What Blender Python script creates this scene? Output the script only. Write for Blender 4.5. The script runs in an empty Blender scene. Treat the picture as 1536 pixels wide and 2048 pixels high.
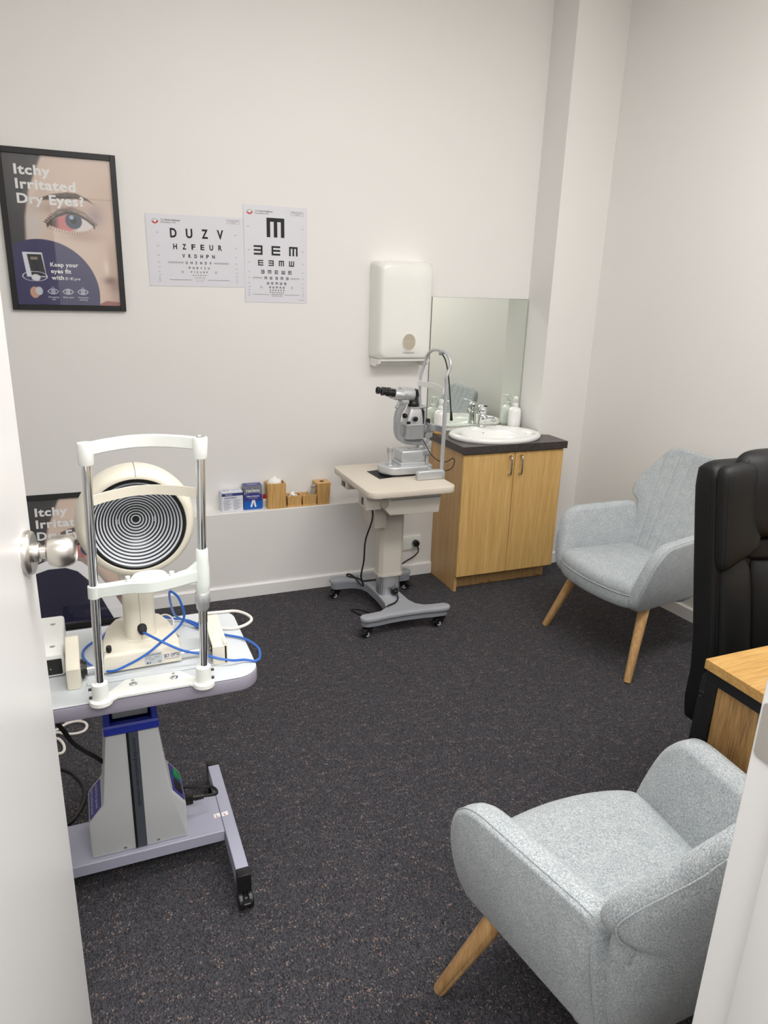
import bpy, bmesh, math, random
import numpy as np
from mathutils import Vector, Matrix, Euler

PI = math.pi
scene = bpy.context.scene
COL = scene.collection
random.seed(7)

# ------------------------------------------------------------------ camera
cam_data = bpy.data.cameras.new('camera')
cam = bpy.data.objects.new('camera', cam_data)
COL.objects.link(cam)
scene.camera = cam
yaw, pitch, roll = math.radians(22.807), math.radians(17.670), math.radians(1.870)
cy, sy, cp, sp = math.cos(yaw), math.sin(yaw), math.cos(pitch), math.sin(pitch)
fwd = Vector((sy * cp, cy * cp, -sp))
rt0 = Vector((cy, -sy, 0.0))
up0 = rt0.cross(fwd)
rt = math.cos(roll) * rt0 + math.sin(roll) * up0
up = -math.sin(roll) * rt0 + math.cos(roll) * up0
mw = Matrix.Identity(4)
for i in range(3):
    mw[i][0], mw[i][1], mw[i][2] = rt[i], up[i], -fwd[i]
mw.translation = Vector((0.0, 0.0, 1.55))
cam.matrix_world = mw
cam_data.sensor_fit = 'VERTICAL'
cam_data.sensor_height = 24.0
cam_data.lens = 1436.7 / 2048.0 * 24.0
cam_data.clip_start = 0.02

# ------------------------------------------------------------------ light and exposure
scene.view_settings.view_transform = 'Standard'
scene.view_settings.look = 'None'
scene.view_settings.gamma = 1.0
scene.cycles.caustics_reflective = True
scene.cycles.blur_glossy = 0.0
scene.view_settings.exposure = 0.37
world = bpy.data.worlds.new('world')
scene.world = world
world.use_nodes = True
world.node_tree.nodes['Background'].inputs[0].default_value = (0.9, 0.95, 1.0, 1)
world.node_tree.nodes['Background'].inputs[1].default_value = 0.05


def area_light(name, loc, sx, sy_, power, color=(1, 1, 1), rot=(0, 0, 0)):
    ld = bpy.data.lights.new(name, 'AREA')
    ld.shape = 'RECTANGLE'
    ld.size, ld.size_y = sx, sy_
    ld.energy = power
    ld.color = color
    lo = bpy.data.objects.new(name, ld)
    lo.location = loc
    lo.rotation_euler = rot
    COL.objects.link(lo)
    return lo


area_light('ceiling_panel', (0.85, 2.35, 2.97), 1.2, 0.3, 3.5, (1.0, 0.985, 0.965))
area_light('ceiling_panel', (0.45, 1.05, 2.97), 1.2, 0.6, 19, (1.0, 0.985, 0.965))
area_light('ceiling_panel', (1.75, 1.05, 2.97), 1.2, 0.6, 25, (1.0, 0.985, 0.965))
area_light('corridor_panel', (0.25, -0.75, 2.55), 1.6, 0.8, 42, (1.0, 0.99, 0.975))

# ------------------------------------------------------------------ materials


def lin(c):
    return tuple(((v / 12.92) if v <= 0.04045 else ((v + 0.055) / 1.055) ** 2.4) for v in c)


def hx(r, g, b):
    return lin((r / 255.0, g / 255.0, b / 255.0))


def M(name, col, rough=0.5, metal=0.0, spec=0.5, coat=0.0, bump=None, vary=None, aniso=None):
    """principled material; bump=(scale, strength), vary=(scale, amount)"""
    m = bpy.data.materials.new(name)
    m.use_nodes = True
    nt = m.node_tree
    b = nt.nodes['Principled BSDF']
    b.inputs['Base Color'].default_value = (*col, 1)
    b.inputs['Roughness'].default_value = rough
    b.inputs['Metallic'].default_value = metal
    b.inputs['Specular IOR Level'].default_value = spec
    b.inputs['Coat Weight'].default_value = coat
    tc = nt.nodes.new('ShaderNodeTexCoord')
    if vary:
        n = nt.nodes.new('ShaderNodeTexNoise')
        n.inputs['Scale'].default_value = vary[0]
        n.inputs['Detail'].default_value = 4
        nt.links.new(tc.outputs['Object'], n.inputs['Vector'])
        r = nt.nodes.new('ShaderNodeValToRGB')
        a = vary[1]
        r.color_ramp.elements[0].position = 0.3
        r.color_ramp.elements[1].position = 0.7
        r.color_ramp.elements[0].color = (*[v * (1 - a) for v in col], 1)
        r.color_ramp.elements[1].color = (*[min(1, v * (1 + a)) for v in col], 1)
        nt.links.new(n.outputs['Fac'], r.inputs['Fac'])
        nt.links.new(r.outputs['Color'], b.inputs['Base Color'])
    if bump:
        n = nt.nodes.new('ShaderNodeTexNoise')
        n.inputs['Scale'].default_value = bump[0]
        n.inputs['Detail'].default_value = 3
        nt.links.new(tc.outputs['Object'], n.inputs['Vector'])
        bp = nt.nodes.new('ShaderNodeBump')
        bp.inputs['Strength'].default_value = bump[1]
        bp.inputs['Distance'].default_value = 0.002
        nt.links.new(n.outputs['Fac'], bp.inputs['Height'])
        nt.links.new(bp.outputs['Normal'], b.inputs['Normal'])
    return m


def wood(name, dark, light, scale=(60, 60, 3.0), rough=0.45, fine=220.0):
    m = bpy.data.materials.new(name)
    m.use_nodes = True
    nt = m.node_tree
    b = nt.nodes['Principled BSDF']
    b.inputs['Roughness'].default_value = rough
    tc = nt.nodes.new('ShaderNodeTexCoord')
    mp = nt.nodes.new('ShaderNodeMapping')
    mp.inputs['Scale'].default_value = scale
    nt.links.new(tc.outputs['Object'], mp.inputs['Vector'])
    n1 = nt.nodes.new('ShaderNodeTexNoise')
    n1.inputs['Scale'].default_value = 1.0
    n1.inputs['Detail'].default_value = 5
    n1.inputs['Roughness'].default_value = 0.65
    n1.inputs['Distortion'].default_value = 0.4
    nt.links.new(mp.outputs['Vector'], n1.inputs['Vector'])
    mp2 = nt.nodes.new('ShaderNodeMapping')
    k = fine / max(scale)
    mp2.inputs['Scale'].default_value = tuple(s * k for s in scale)
    nt.links.new(tc.outputs['Object'], mp2.inputs['Vector'])
    n2 = nt.nodes.new('ShaderNodeTexNoise')
    n2.inputs['Scale'].default_value = 1.0
    n2.inputs['Detail'].default_value = 2
    nt.links.new(mp2.outputs['Vector'], n2.inputs['Vector'])
    mx = nt.nodes.new('ShaderNodeMath')
    mx.operation = 'MULTIPLY_ADD'
    mx.inputs[1].default_value = 0.45
    nt.links.new(n2.outputs['Fac'], mx.inputs[0])
    sc = nt.nodes.new('ShaderNodeMath')
    sc.operation = 'MULTIPLY'
    sc.inputs[1].default_value = 0.6
    nt.links.new(n1.outputs['Fac'], sc.inputs[0])
    nt.links.new(sc.outputs[0], mx.inputs[2])
    r = nt.nodes.new('ShaderNodeValToRGB')
    r.color_ramp.elements[0].position = 0.36
    r.color_ramp.elements[0].color = (*dark, 1)
    r.color_ramp.elements[1].position = 0.66
    r.color_ramp.elements[1].color = (*light, 1)
    nt.links.new(mx.outputs[0], r.inputs['Fac'])
    nt.links.new(r.outputs['Color'], b.inputs['Base Color'])
    bp = nt.nodes.new('ShaderNodeBump')
    bp.inputs['Strength'].default_value = 0.08
    bp.inputs['Distance'].default_value = 0.001
    nt.links.new(n2.outputs['Fac'], bp.inputs['Height'])
    nt.links.new(bp.outputs['Normal'], b.inputs['Normal'])
    return m


def carpet_material():
    m = bpy.data.materials.new('carpet_loop')
    m.use_nodes = True
    nt = m.node_tree
    L = nt.links.new
    b = nt.nodes['Principled BSDF']
    b.inputs['Roughness'].default_value = 0.95
    b.inputs['Specular IOR Level'].default_value = 0.1
    b.inputs['Sheen Weight'].default_value = 0.06
    tc = nt.nodes.new('ShaderNodeTexCoord')
    mp = nt.nodes.new('ShaderNodeMapping')
    mp.inputs['Rotation'].default_value = (0, 0, 0.35)
    mp.inputs['Scale'].default_value = (1.0, 0.6, 1.0)
    L(tc.outputs['Object'], mp.inputs['Vector'])
    # loops of pile
    v1 = nt.nodes.new('ShaderNodeTexVoronoi')
    v1.inputs['Scale'].default_value = 400
    L(mp.outputs['Vector'], v1.inputs['Vector'])
    sep = nt.nodes.new('ShaderNodeSeparateColor')
    L(v1.outputs['Color'], sep.inputs['Color'])
    # patches where the coloured yarn comes up
    n1 = nt.nodes.new('ShaderNodeTexNoise')
    n1.inputs['Scale'].default_value = 45
    n1.inputs['Detail'].default_value = 2
    mp2 = nt.nodes.new('ShaderNodeMapping')
    mp2.inputs['Rotation'].default_value = (0, 0, 0.95)
    mp2.inputs['Scale'].default_value = (0.45, 1.5, 1.0)
    L(tc.outputs['Object'], mp2.inputs['Vector'])
    L(mp2.outputs['Vector'], n1.inputs['Vector'])
    add = nt.nodes.new('ShaderNodeMath')
    add.operation = 'MULTIPLY_ADD'
    add.inputs[1].default_value = 0.62
    L(n1.outputs['Fac'], add.inputs[0])
    L(sep.outputs[0], add.inputs[2])
    thr = nt.nodes.new('ShaderNodeMapRange')
    thr.inputs['From Min'].default_value = 1.23
    thr.inputs['From Max'].default_value = 1.33
    L(add.outputs[0], thr.inputs['Value'])
    # dark yarn tone variation
    ramp = nt.nodes.new('ShaderNodeValToRGB')
    ramp.color_ramp.elements[0].color = (*hx(37, 37, 41), 1)
    ramp.color_ramp.elements[1].color = (*hx(80, 79, 84), 1)
    L(sep.outputs[1], ramp.inputs['Fac'])
    tan = nt.nodes.new('ShaderNodeValToRGB')
    tan.color_ramp.elements[0].color = (*hx(118, 98, 90), 1)
    tan.color_ramp.elements[1].color = (*hx(148, 108, 86), 1)
    tan.color_ramp.elements.new(0.5).color = (*hx(138, 132, 130), 1)
    L(sep.outputs[2], tan.inputs['Fac'])
    mix = nt.nodes.new('ShaderNodeMix')
    mix.data_type = 'RGBA'
    L(thr.outputs['Result'], mix.inputs[0])
    L(ramp.outputs['Color'], mix.inputs[6])
    L(tan.outputs['Color'], mix.inputs[7])
    L(mix.outputs[2], b.inputs['Base Color'])
    bp = nt.nodes.new('ShaderNodeBump')
    bp.inputs['Strength'].default_value = 0.7
    bp.inputs['Distance'].default_value = 0.003
    bp.invert = True
    L(v1.outputs['Distance'], bp.inputs['Height'])
    L(bp.outputs['Normal'], b.inputs['Normal'])
    return m


def fabric_material(name, dark, light, fleck):
    m = bpy.data.materials.new(name)
    m.use_nodes = True
    nt = m.node_tree
    L = nt.links.new
    b = nt.nodes['Principled BSDF']
    b.inputs['Roughness'].default_value = 0.9
    b.inputs['Specular IOR Level'].default_value = 0.15
    b.inputs['Sheen Weight'].default_value = 0.15
    tc = nt.nodes.new('ShaderNodeTexCoord')
    outs = []
    for sc in ((700, 700, 170), (170, 700, 700), (700, 170, 700)):
        mp = nt.nodes.new('ShaderNodeMapping')
        mp.inputs['Scale'].default_value = sc
        L(tc.outputs['Object'], mp.inputs['Vector'])
        n = nt.nodes.new('ShaderNodeTexNoise')
        n.inputs['Scale'].default_value = 1.0
        n.inputs['Detail'].default_value = 3
        n.inputs['Roughness'].default_value = 0.7
        L(mp.outputs['Vector'], n.inputs['Vector'])
        outs.append(n.outputs['Fac'])
    a = nt.nodes.new('ShaderNodeMath')
    a.operation = 'ADD'
    L(outs[0], a.inputs[0]); L(outs[1], a.inputs[1])
    a2 = nt.nodes.new('ShaderNodeMath')
    a2.operation = 'ADD'
    L(a.outputs[0], a2.inputs[0]); L(outs[2], a2.inputs[1])
    n4 = nt.nodes.new('ShaderNodeTexNoise')
    n4.inputs['Scale'].default_value = 26
    n4.inputs['Detail'].default_value = 4
    L(tc.outputs['Object'], n4.inputs['Vector'])
    a3 = nt.nodes.new('ShaderNodeMath')
    a3.operation = 'MULTIPLY_ADD'
    a3.inputs[1].default_value = 0.16
    L(n4.outputs['Fac'], a3.inputs[0]); L(a2.outputs[0], a3.inputs[2])
    mr = nt.nodes.new('ShaderNodeMapRange')
    mr.inputs['From Min'].default_value = 1.25
    mr.inputs['From Max'].default_value = 1.90
    L(a3.outputs[0], mr.inputs['Value'])
    r = nt.nodes.new('ShaderNodeValToRGB')
    r.color_ramp.elements[0].color = (*dark, 1)
    r.color_ramp.elements[1].color = (*fleck, 1)
    r.color_ramp.elements[1].position = 0.9
    r.color_ramp.elements.new(0.5).color = (*light, 1)
    L(mr.outputs['Result'], r.inputs['Fac'])
    L(r.outputs['Color'], b.inputs['Base Color'])
    bp = nt.nodes.new('ShaderNodeBump')
    bp.inputs['Strength'].default_value = 0.25
    bp.inputs['Distance'].default_value = 0.0015
    L(a2.outputs[0], bp.inputs['Height'])
    L(bp.outputs['Normal'], b.inputs['Normal'])
    return m


def glass_material():
    m = bpy.data.materials.new('picture_glass')
    m.use_nodes = True
    nt = m.node_tree
    nt.nodes.clear()
    out = nt.nodes.new('ShaderNodeOutputMaterial')
    tr = nt.nodes.new('ShaderNodeBsdfTransparent')
    gl = nt.nodes.new('ShaderNodeBsdfGlossy')
    gl.inputs['Roughness'].default_value = 0.01
    lw = nt.nodes.new('ShaderNodeLayerWeight')
    lw.inputs['Blend'].default_value = 0.5
    pw = nt.nodes.new('ShaderNodeMath')
    pw.operation = 'POWER'
    pw.inputs[1].default_value = 5.0
    nt.links.new(lw.outputs['Facing'], pw.inputs[0])
    fr = nt.nodes.new('ShaderNodeMath')
    fr.operation = 'MULTIPLY_ADD'
    fr.inputs[1].default_value = 0.94
    fr.inputs[2].default_value = 0.045
    nt.links.new(pw.outputs[0], fr.inputs[0])
    mx = nt.nodes.new('ShaderNodeMixShader')
    nt.links.new(fr.outputs[0], mx.inputs[0])
    nt.links.new(tr.outputs[0], mx.inputs[1])
    nt.links.new(gl.outputs[0], mx.inputs[2])
    nt.links.new(mx.outputs[0], out.inputs[0])
    return m


def print_material(name):
    m = bpy.data.materials.new(name)
    m.use_nodes = True
    nt = m.node_tree
    b = nt.nodes['Principled BSDF']
    b.inputs['Roughness'].default_value = 0.6
    at = nt.nodes.new('ShaderNodeAttribute')
    at.attribute_name = 'ink'
    nt.links.new(at.outputs['Color'], b.inputs['Base Color'])
    return m


WALL = M('wall_paint', hx(236, 234, 231), 0.6, bump=(180, 0.05))
TRIM = M('gloss_white_paint', hx(240, 239, 238), 0.35, bump=(90, 0.03))
DOORP = M('door_paint', hx(238, 237, 236), 0.32, bump=(60, 0.04))
CEIL = M('ceiling_paint', hx(238, 237, 234), 0.8)
CARPET = carpet_material()
FABRIC = fabric_material('grey_woven_fabric', hx(116, 125, 131), hx(168, 174, 178), hx(214, 217, 216))
UNDER = M('black_underlining', hx(30, 30, 32), 0.9)
LEGWOOD = wood('rubberwood', hx(182, 136, 84), hx(222, 180, 126), (70, 70, 4), 0.4)
OAK_TOP = wood('oak_top', hx(170, 124, 66), hx(208, 168, 102), (4, 60, 60), 0.4, 260)
OAK_SIDE = wood('oak_side', hx(128, 94, 54), hx(192, 152, 98), (60, 60, 4), 0.5, 260)
BEECH = wood('beech_laminate', hx(200, 156, 92), hx(226, 188, 122), (55, 55, 2.2), 0.35, 200)
BEECH_SIDE = wood('beech_side', hx(184, 144, 92), hx(212, 174, 120), (55, 55, 2.2), 0.4, 200)
BAMBOO = wood('bamboo', hx(188, 140, 80), hx(226, 184, 120), (90, 90, 5), 0.45)
WORNWOOD = wood('worn_chipboard', hx(120, 80, 44), hx(196, 150, 96), (40, 40, 30), 0.8)
LAMINATE = M('dark_stone_laminate', hx(62, 55, 53), 0.35, vary=(60, 0.35))
CERAMIC = M('white_ceramic', hx(244, 244, 242), 0.08, coat=0.5)
CHROME = M('chrome', (0.82, 0.83, 0.84), 0.06, 1.0)
STEEL = M('brushed_steel', (0.62, 0.60, 0.57), 0.28, 1.0, vary=(8, 0.08))
SATIN = M('satin_nickel', (0.60, 0.57, 0.53), 0.30, 1.0)
SILVER = M('silver_paint', hx(198, 200, 202), 0.38, 0.55)
SILVERD = M('silver_paint_dark', hx(172, 174, 177), 0.4, 0.5)
ALU = M('anodised_aluminium', (0.66, 0.67, 0.68), 0.35, 0.9)
CREAM = M('cream_plastic', hx(224, 218, 202), 0.38, bump=(900, 0.02))
WHITEP = M('white_plastic', hx(236, 238, 233), 0.35)
MINTP = M('chinrest_plastic', hx(226, 232, 226), 0.35)
DISPW = M('dispenser_white', hx(240, 240, 234), 0.18, coat=0.3)
BEIGE = M('beige_enamel', hx(214, 204, 190), 0.45, bump=(700, 0.03))
BEIGED = M('beige_casing', hx(200, 193, 182), 0.5)
GREYTOP = M('grey_laminate', hx(206, 211, 214), 0.45, bump=(600, 0.03))
LILAC = M('lilac_grey_edge', hx(150, 146, 160), 0.5)
BEAMP = M('lilac_grey_enamel', hx(166, 167, 184), 0.45)
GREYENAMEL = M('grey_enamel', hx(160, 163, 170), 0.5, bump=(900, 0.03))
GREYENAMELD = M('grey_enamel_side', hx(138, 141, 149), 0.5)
CASING = M('light_grey_casing', hx(192, 194, 195), 0.5, bump=(700, 0.04))
BLUEP = M('blue_plastic', hx(36, 52, 160), 0.4)
NAVYP = M('navy_label', hx(58, 58, 128), 0.5)
STRIPE = M('slate_stripe', hx(72, 77, 86), 0.5)
BLACK = M('black_plastic', hx(22, 22, 23), 0.35)
BLACKM = M('black_metal', hx(24, 24, 26), 0.45, 0.2)
RUBBER = M('black_rubber', hx(20, 20, 21), 0.6)
INK = M('black_ink', hx(30, 32, 34), 0.7)
INKB = M('blue_ink', hx(50, 62, 130), 0.6)
INKW = M('white_ink', hx(238, 238, 238), 0.6)
INKG = M('grey_ink', hx(120, 120, 126), 0.7)
INKR = M('red_ink', hx(206, 46, 40), 0.6)
PAPER = M('laminated_paper', hx(222, 221, 228), 0.32, coat=0.15)
TISSUE = M('tissue', hx(244, 243, 240), 0.9)
LEATHER = M('black_leather', hx(18, 18, 19), 0.5, spec=0.3, bump=(260, 0.12))
THREAD = M('black_thread', hx(12, 12, 13), 0.7)
BLUECABLE = M('blue_cable', hx(42, 98, 186), 0.35)
WHITECABLE = M('white_cable', hx(226, 220, 214), 0.4)
BLACKCABLE = M('black_cable', hx(18, 18, 19), 0.45)
GREEN = M('green_switch', hx(30, 130, 80), 0.35)
RED = M('red_cap', hx(200, 26, 40), 0.4)
BOXBLUE = M('blue_carton', hx(24, 96, 190), 0.45)
BOXNAVY = M('navy_carton', hx(58, 62, 138), 0.45)
BOXGREY = M('grey_carton', hx(128, 130, 142), 0.45)
BOXWHITE = M('white_carton', hx(226, 228, 238), 0.5)
RINGGREY = M('ring_white', hx(196, 200, 208), 0.35)
RINGBLACK = M('ring_black', hx(14, 14, 15), 0.3)
LABELGREY = M('rating_label', hx(190, 194, 198), 0.4)
MIRROR = M('mirror_silvering', (0.80, 0.84, 0.79), 0.0, 1.0)
MIRROREDGE = M('mirror_edge', hx(96, 104, 98), 0.3)
FRAMEBLACK = M('black_frame', hx(22, 22, 24), 0.4)
GLASS = glass_material()
PRINT = print_material('poster_print')

# ------------------------------------------------------------------ mesh builder
_font = {}


def _text_raw(s, bold):
    key = (s, bold)
    if key in _font:
        return _font[key]
    cu = bpy.data.curves.new('lettering', 'FONT')
    cu.body = s
    cu.size = 1.0
    cu.resolution_u = 3
    cu.offset = bold
    if bold > 0.025:
        cu.space_character = 1.09
    ob = bpy.data.objects.new('lettering', cu)
    COL.objects.link(ob)
    bpy.context.view_layer.update()
    me = bpy.data.meshes.new_from_object(ob.evaluated_get(bpy.context.evaluated_depsgraph_get()))
    vs = [tuple(v.co) for v in me.vertices]
    fs = [tuple(p.vertices) for p in me.polygons]
    bpy.data.objects.remove(ob)
    bpy.data.curves.remove(cu)
    bpy.data.meshes.remove(me)
    _font[key] = (vs, fs)
    return vs, fs


CAPH = None


def catmull(pts, n=8):
    P = [Vector(p) for p in pts]
    if len(P) < 3:
        return P
    Q = [P[0] * 2 - P[1]] + P + [P[-1] * 2 - P[-2]]
    out = []
    for i in range(1, len(Q) - 2):
        a, b, c, d = Q[i - 1], Q[i], Q[i + 1], Q[i + 2]
        for k in range(n):
            t = k / n
            out.append(0.5 * ((2 * b) + (c - a) * t + (2 * a - 5 * b + 4 * c - d) * t * t + (3 * b - a - 3 * c + d) * t ** 3))
    out.append(P[-1])
    return out


class B:
    def __init__(self):
        self.bm = bmesh.new()

    def _merge(self, tmp, M4=None, mi=0):
        if M4 is not None:
            bmesh.ops.transform(tmp, matrix=M4, verts=tmp.verts)
        mp = {}
        for v in tmp.verts:
            mp[v] = self.bm.verts.new(v.co)
        for f in tmp.faces:
            try:
                nf = self.bm.faces.new([mp[v] for v in f.verts])
                nf.material_index = mi
            except ValueError:
                pass
        tmp.free()
        return self

    def box(self, x0, x1, y0, y1, z0, z1, r=0.0, seg=2, M4=None, mi=0):
        t = bmesh.new()
        bmesh.ops.create_cube(t, size=1.0)
        for v in t.verts:
            v.co = Vector((x0 + (v.co.x + .5) * (x1 - x0), y0 + (v.co.y + .5) * (y1 - y0), z0 + (v.co.z + .5) * (z1 - z0)))
        if r > 0:
            bmesh.ops.bevel(t, geom=list(t.edges), offset=r, segments=seg, profile=0.5, affect='EDGES', clamp_overlap=True)
        return self._merge(t, M4, mi)

    def prism(self, pts, d0, d1, M4=None, r=0.0, seg=3, mi=0):
        """outline in x,y extruded in z from d0 to d1, rims rounded by r"""
        t = bmesh.new()
        n = len(pts)
        a = [t.verts.new((p[0], p[1], d0)) for p in pts]
        b = [t.verts.new((p[0], p[1], d1)) for p in pts]
        fa = t.faces.new(list(reversed(a)))
        fb = t.faces.new(b)
        for i in range(n):
            t.faces.new((a[i], a[(i + 1) % n], b[(i + 1) % n], b[i]))
        bmesh.ops.recalc_face_normals(t, faces=t.faces)
        if r > 0:
            ed = list(fa.edges) + list(fb.edges)
            bmesh.ops.bevel(t, geom=ed, offset=r, segments=seg, profile=0.5, affect='EDGES', clamp_overlap=True)
        return self._merge(t, M4, mi)

    def rings(self, rings, cap=True, closed=True, M4=None, mi=0, loop=False):
        t = bmesh.new()
        R = [[t.verts.new(p) for p in ring] for ring in rings]
        n = len(R[0])
        m = n if closed else n - 1
        cnt = len(R) if loop else len(R) - 1
        for i in range(cnt):
            A, C = R[i], R[(i + 1) % len(R)]
            for k in range(m):
                t.faces.new((A[k], A[(k + 1) % n], C[(k + 1) % n], C[k]))
        if cap and not loop and closed:
            t.faces.new(list(reversed(R[0])))
            t.faces.new(R[-1])
        bmesh.ops.recalc_face_normals(t, faces=t.faces)
        return self._merge(t, M4, mi)

    def lathe(self, prof, n=32, M4=None, mi=0, cap=True):
        """profile of (radius, height) about z"""
        rings = []
        for r, z in prof:
            r = max(r, 1e-5)
            rings.append([(r * math.cos(2 * PI * k / n), r * math.sin(2 * PI * k / n), z) for k in range(n)])
        return self.rings(rings, cap=cap, M4=M4, mi=mi)

    def cyl(self, p, q, r, r2=None, n=20, bev=0.0, mi=0):
        p, q = Vector(p), Vector(q)
        d = q - p
        L = d.length
        M4 = Matrix.Translation(p) @ d.to_track_quat('Z', 'Y').to_matrix().to_4x4()
        r2 = r if r2 is None else r2
        if bev > 0:
            pr = [(r - bev, 0), (r - bev * .3, bev * .3), (r, bev), (r2, L - bev), (r2 - bev * .3, L - bev * .3), (r2 - bev, L)]
        else:
            pr = [(r, 0), (r2, L)]
        return self.lathe(pr, n, M4, mi)

    def tube(self, pts, r, n=8, sub=8, mi=0, smooth=True, loop=False):
        P = catmull(pts, sub) if smooth else [Vector(p) for p in pts]
        rings = []
        T0 = (P[1] - P[0]).normalized()
        N = T0.orthogonal().normalized()
        for i, p in enumerate(P):
            if i == 0:
                T = T0
            elif i == len(P) - 1:
                T = (P[i] - P[i - 1]).normalized()
            else:
                T = (P[i + 1] - P[i - 1]).normalized()
            N = (N - T * N.dot(T))
            N = N.normalized() if N.length > 1e-6 else T.orthogonal().normalized()
            Bn = T.cross(N)
            rr = r[min(i, len(r) - 1)] if isinstance(r, (list, tuple)) else r
            rings.append([p + (N * math.cos(2 * PI * k / n) + Bn * math.sin(2 * PI * k / n)) * rr for k in range(n)])
        return self.rings(rings)

    def ribbon(self, pts, w, th, up=(0, 0, 1), mi=0, sub=8):
        """flat strap following pts: height w along up, thickness th"""
        P = catmull(pts, sub)
        U = Vector(up)
        rings = []
        for i, p in enumerate(P):
            T = (P[min(i + 1, len(P) - 1)] - P[max(i - 1, 0)]).normalized()
            S = T.cross(U).normalized()
            V = S.cross(T).normalized()
            e = min(w, th) * .25
            a, b = w / 2, th / 2
            rings.append([p + V * x + S * y for x, y in ((a, b - e), (a - e, b), (-a + e, b), (-a, b - e), (-a, -b + e), (-a + e, -b), (a - e, -b), (a, -b + e))])
        return self.rings(rings, mi=mi)

    def text(self, s, M4, cap=0.01, width=None, align='L', bold=0.0, mi=0):
        global CAPH
        if CAPH is None:
            CAPH = max(v[1] for v in _text_raw('H', 0.0)[0])
        vs, fs = _text_raw(s, bold)
        if not vs:
            return self
        k = cap / CAPH
        x0 = min(v[0] for v in vs)
        x1 = max(v[0] for v in vs)
        kx = k if width is None else width / (x1 - x0)
        w = (x1 - x0) * kx
        ox = {'L': 0, 'C': -w / 2, 'R': -w}[align]
        t = bmesh.new()
        V = [t.verts.new(((v[0] - x0) * kx + ox, v[1] * k, 0)) for v in vs]
        for f in fs:
            try:
                t.faces.new([V[i] for i in f])
            except ValueError:
                pass
        return self._merge(t, M4, mi)

    def quad(self, pts, M4=None, mi=0):
        t = bmesh.new()
        t.faces.new([t.verts.new(p) for p in pts])
        return self._merge(t, M4, mi)

    def xform(self, f):
        for v in self.bm.verts:
            v.co = Vector(f(v.co))
        return self


ROOTINV = {}


def obj(name, b, mat, parent=None, local=False, sharp=35, label=None):
    me = bpy.data.meshes.new(name)
    root = parent
    while root is not None and root.parent is not None:
        root = root.parent
    if root is not None and not local:
        bmesh.ops.transform(b.bm, matrix=ROOTINV.get(root.name, Matrix.Identity(4)), verts=b.bm.verts)
    b.bm.normal_update()
    b.bm.to_mesh(me)
    b.bm.free()
    for p in me.polygons:
        p.use_smooth = True
    me.set_sharp_from_angle(angle=math.radians(sharp))
    for m in (mat if isinstance(mat, (list, tuple)) else [mat]):
        me.materials.append(m)
    o = bpy.data.objects.new(name, me)
    COL.objects.link(o)
    if parent is not None:
        o.parent = parent
    if label:
        o['label'] = label
    return o


def tag(o, label, cat, group=None):
    o['label'] = label
    o['category'] = cat
    if group:
        o['group'] = group
    return o


def thing(name, label, cat, loc=(0, 0, 0), rotz=0.0, group=None):
    o = bpy.data.objects.new(name, None)
    o.empty_display_size = 0.05
    COL.objects.link(o)
    o.location = loc
    o.rotation_euler = (0, 0, rotz)
    tag(o, label, cat, group)
    ROOTINV[o.name] = (Matrix.Translation(Vector(loc)) @ Matrix.Rotation(rotz, 4, 'Z')).inverted()
    return o


def struct(name, b, mat, parent=None):
    o = obj(name, b, mat, parent)
    if parent is None:
        o['kind'] = 'structure'
    return o


def copy_thing(src, loc, rotz, label):
    r = src.copy()
    COL.objects.link(r)
    r.location = loc
    r.rotation_euler = (0, 0, rotz)
    r['label'] = label
    for ch in list(src.children):
        c = ch.copy()
        COL.objects.link(c)
        c.parent = r
        for g in list(ch.children):
            d = g.copy()
            COL.objects.link(d)
            d.parent = c
    return r


def onwall(x, y, z):
    """x right, y up on a surface that faces -Y"""
    return Matrix.Translation((x, y, z)) @ Matrix.Rotation(PI / 2, 4, 'X')


def rrect(x0, x1, y0, y1, r, n=6):
    pts = []
    for cx_, cy_, a in ((x1 - r, y1 - r, 0), (x0 + r, y1 - r, 90), (x0 + r, y0 + r, 180), (x1 - r, y0 + r, 270)):
        for k in range(n + 1):
            t = math.radians(a + 90 * k / n)
            pts.append((cx_ + r * math.cos(t), cy_ + r * math.sin(t)))
    return pts


def ellipse(cx_, cy_, a, b_, n=40):
    return [(cx_ + a * math.cos(2 * PI * k / n), cy_ + b_ * math.sin(2 * PI * k / n)) for k in range(n)]


def flat(pts, z=0.0):
    return [(p[0], p[1], z) for p in pts]


# ------------------------------------------------------------------ setting
struct('floor', B().box(-1.7, 3.4, -1.9, 3.7, -0.1, 0.0), CARPET)
struct('ceiling', B().box(-1.7, 3.4, 0.33, 3.7, 3.0, 3.1), CEIL)
struct('ceiling_corridor', B().box(-1.7, 3.4, -1.9, 0.33, 2.6, 2.7), CEIL)
# back wall: upper face at 3.46, thicker lower part whose top makes the ledge
bw = B()
bw.prism([(3.375, 0.0), (3.375, 0.449), (3.378, 0.452), (3.462, 0.452), (3.462, 3.0), (3.6, 3.0), (3.6, 0.0)], -1.6, 2.9,
         Matrix(((0, 0, 1, 0), (1, 0, 0, 0), (0, 1, 0, 0), (0, 0, 0, 1))))
struct('wall_back', bw, WALL)
# corner column
col = B().prism([(2.264, 3.52), (2.262, 3.253), (2.70, 3.332), (2.70, 3.52)], 0.0, 3.0, r=0.002, seg=1)
struct('wall_column', col, WALL)
# right wall, slightly off square


def rx(y):
    return 2.606 + 0.081 * (3.315 - y)


struct('wall_right', B().prism([(rx(3.6), 3.6), (rx(0.33), 0.33), (rx(0.33) + .15, 0.33), (rx(3.6) + .15, 3.6)], 0, 3.0), WALL)
struct('wall_left', B().box(-1.3, -1.2, 0.33, 3.6, 0, 3.0), WALL)
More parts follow.
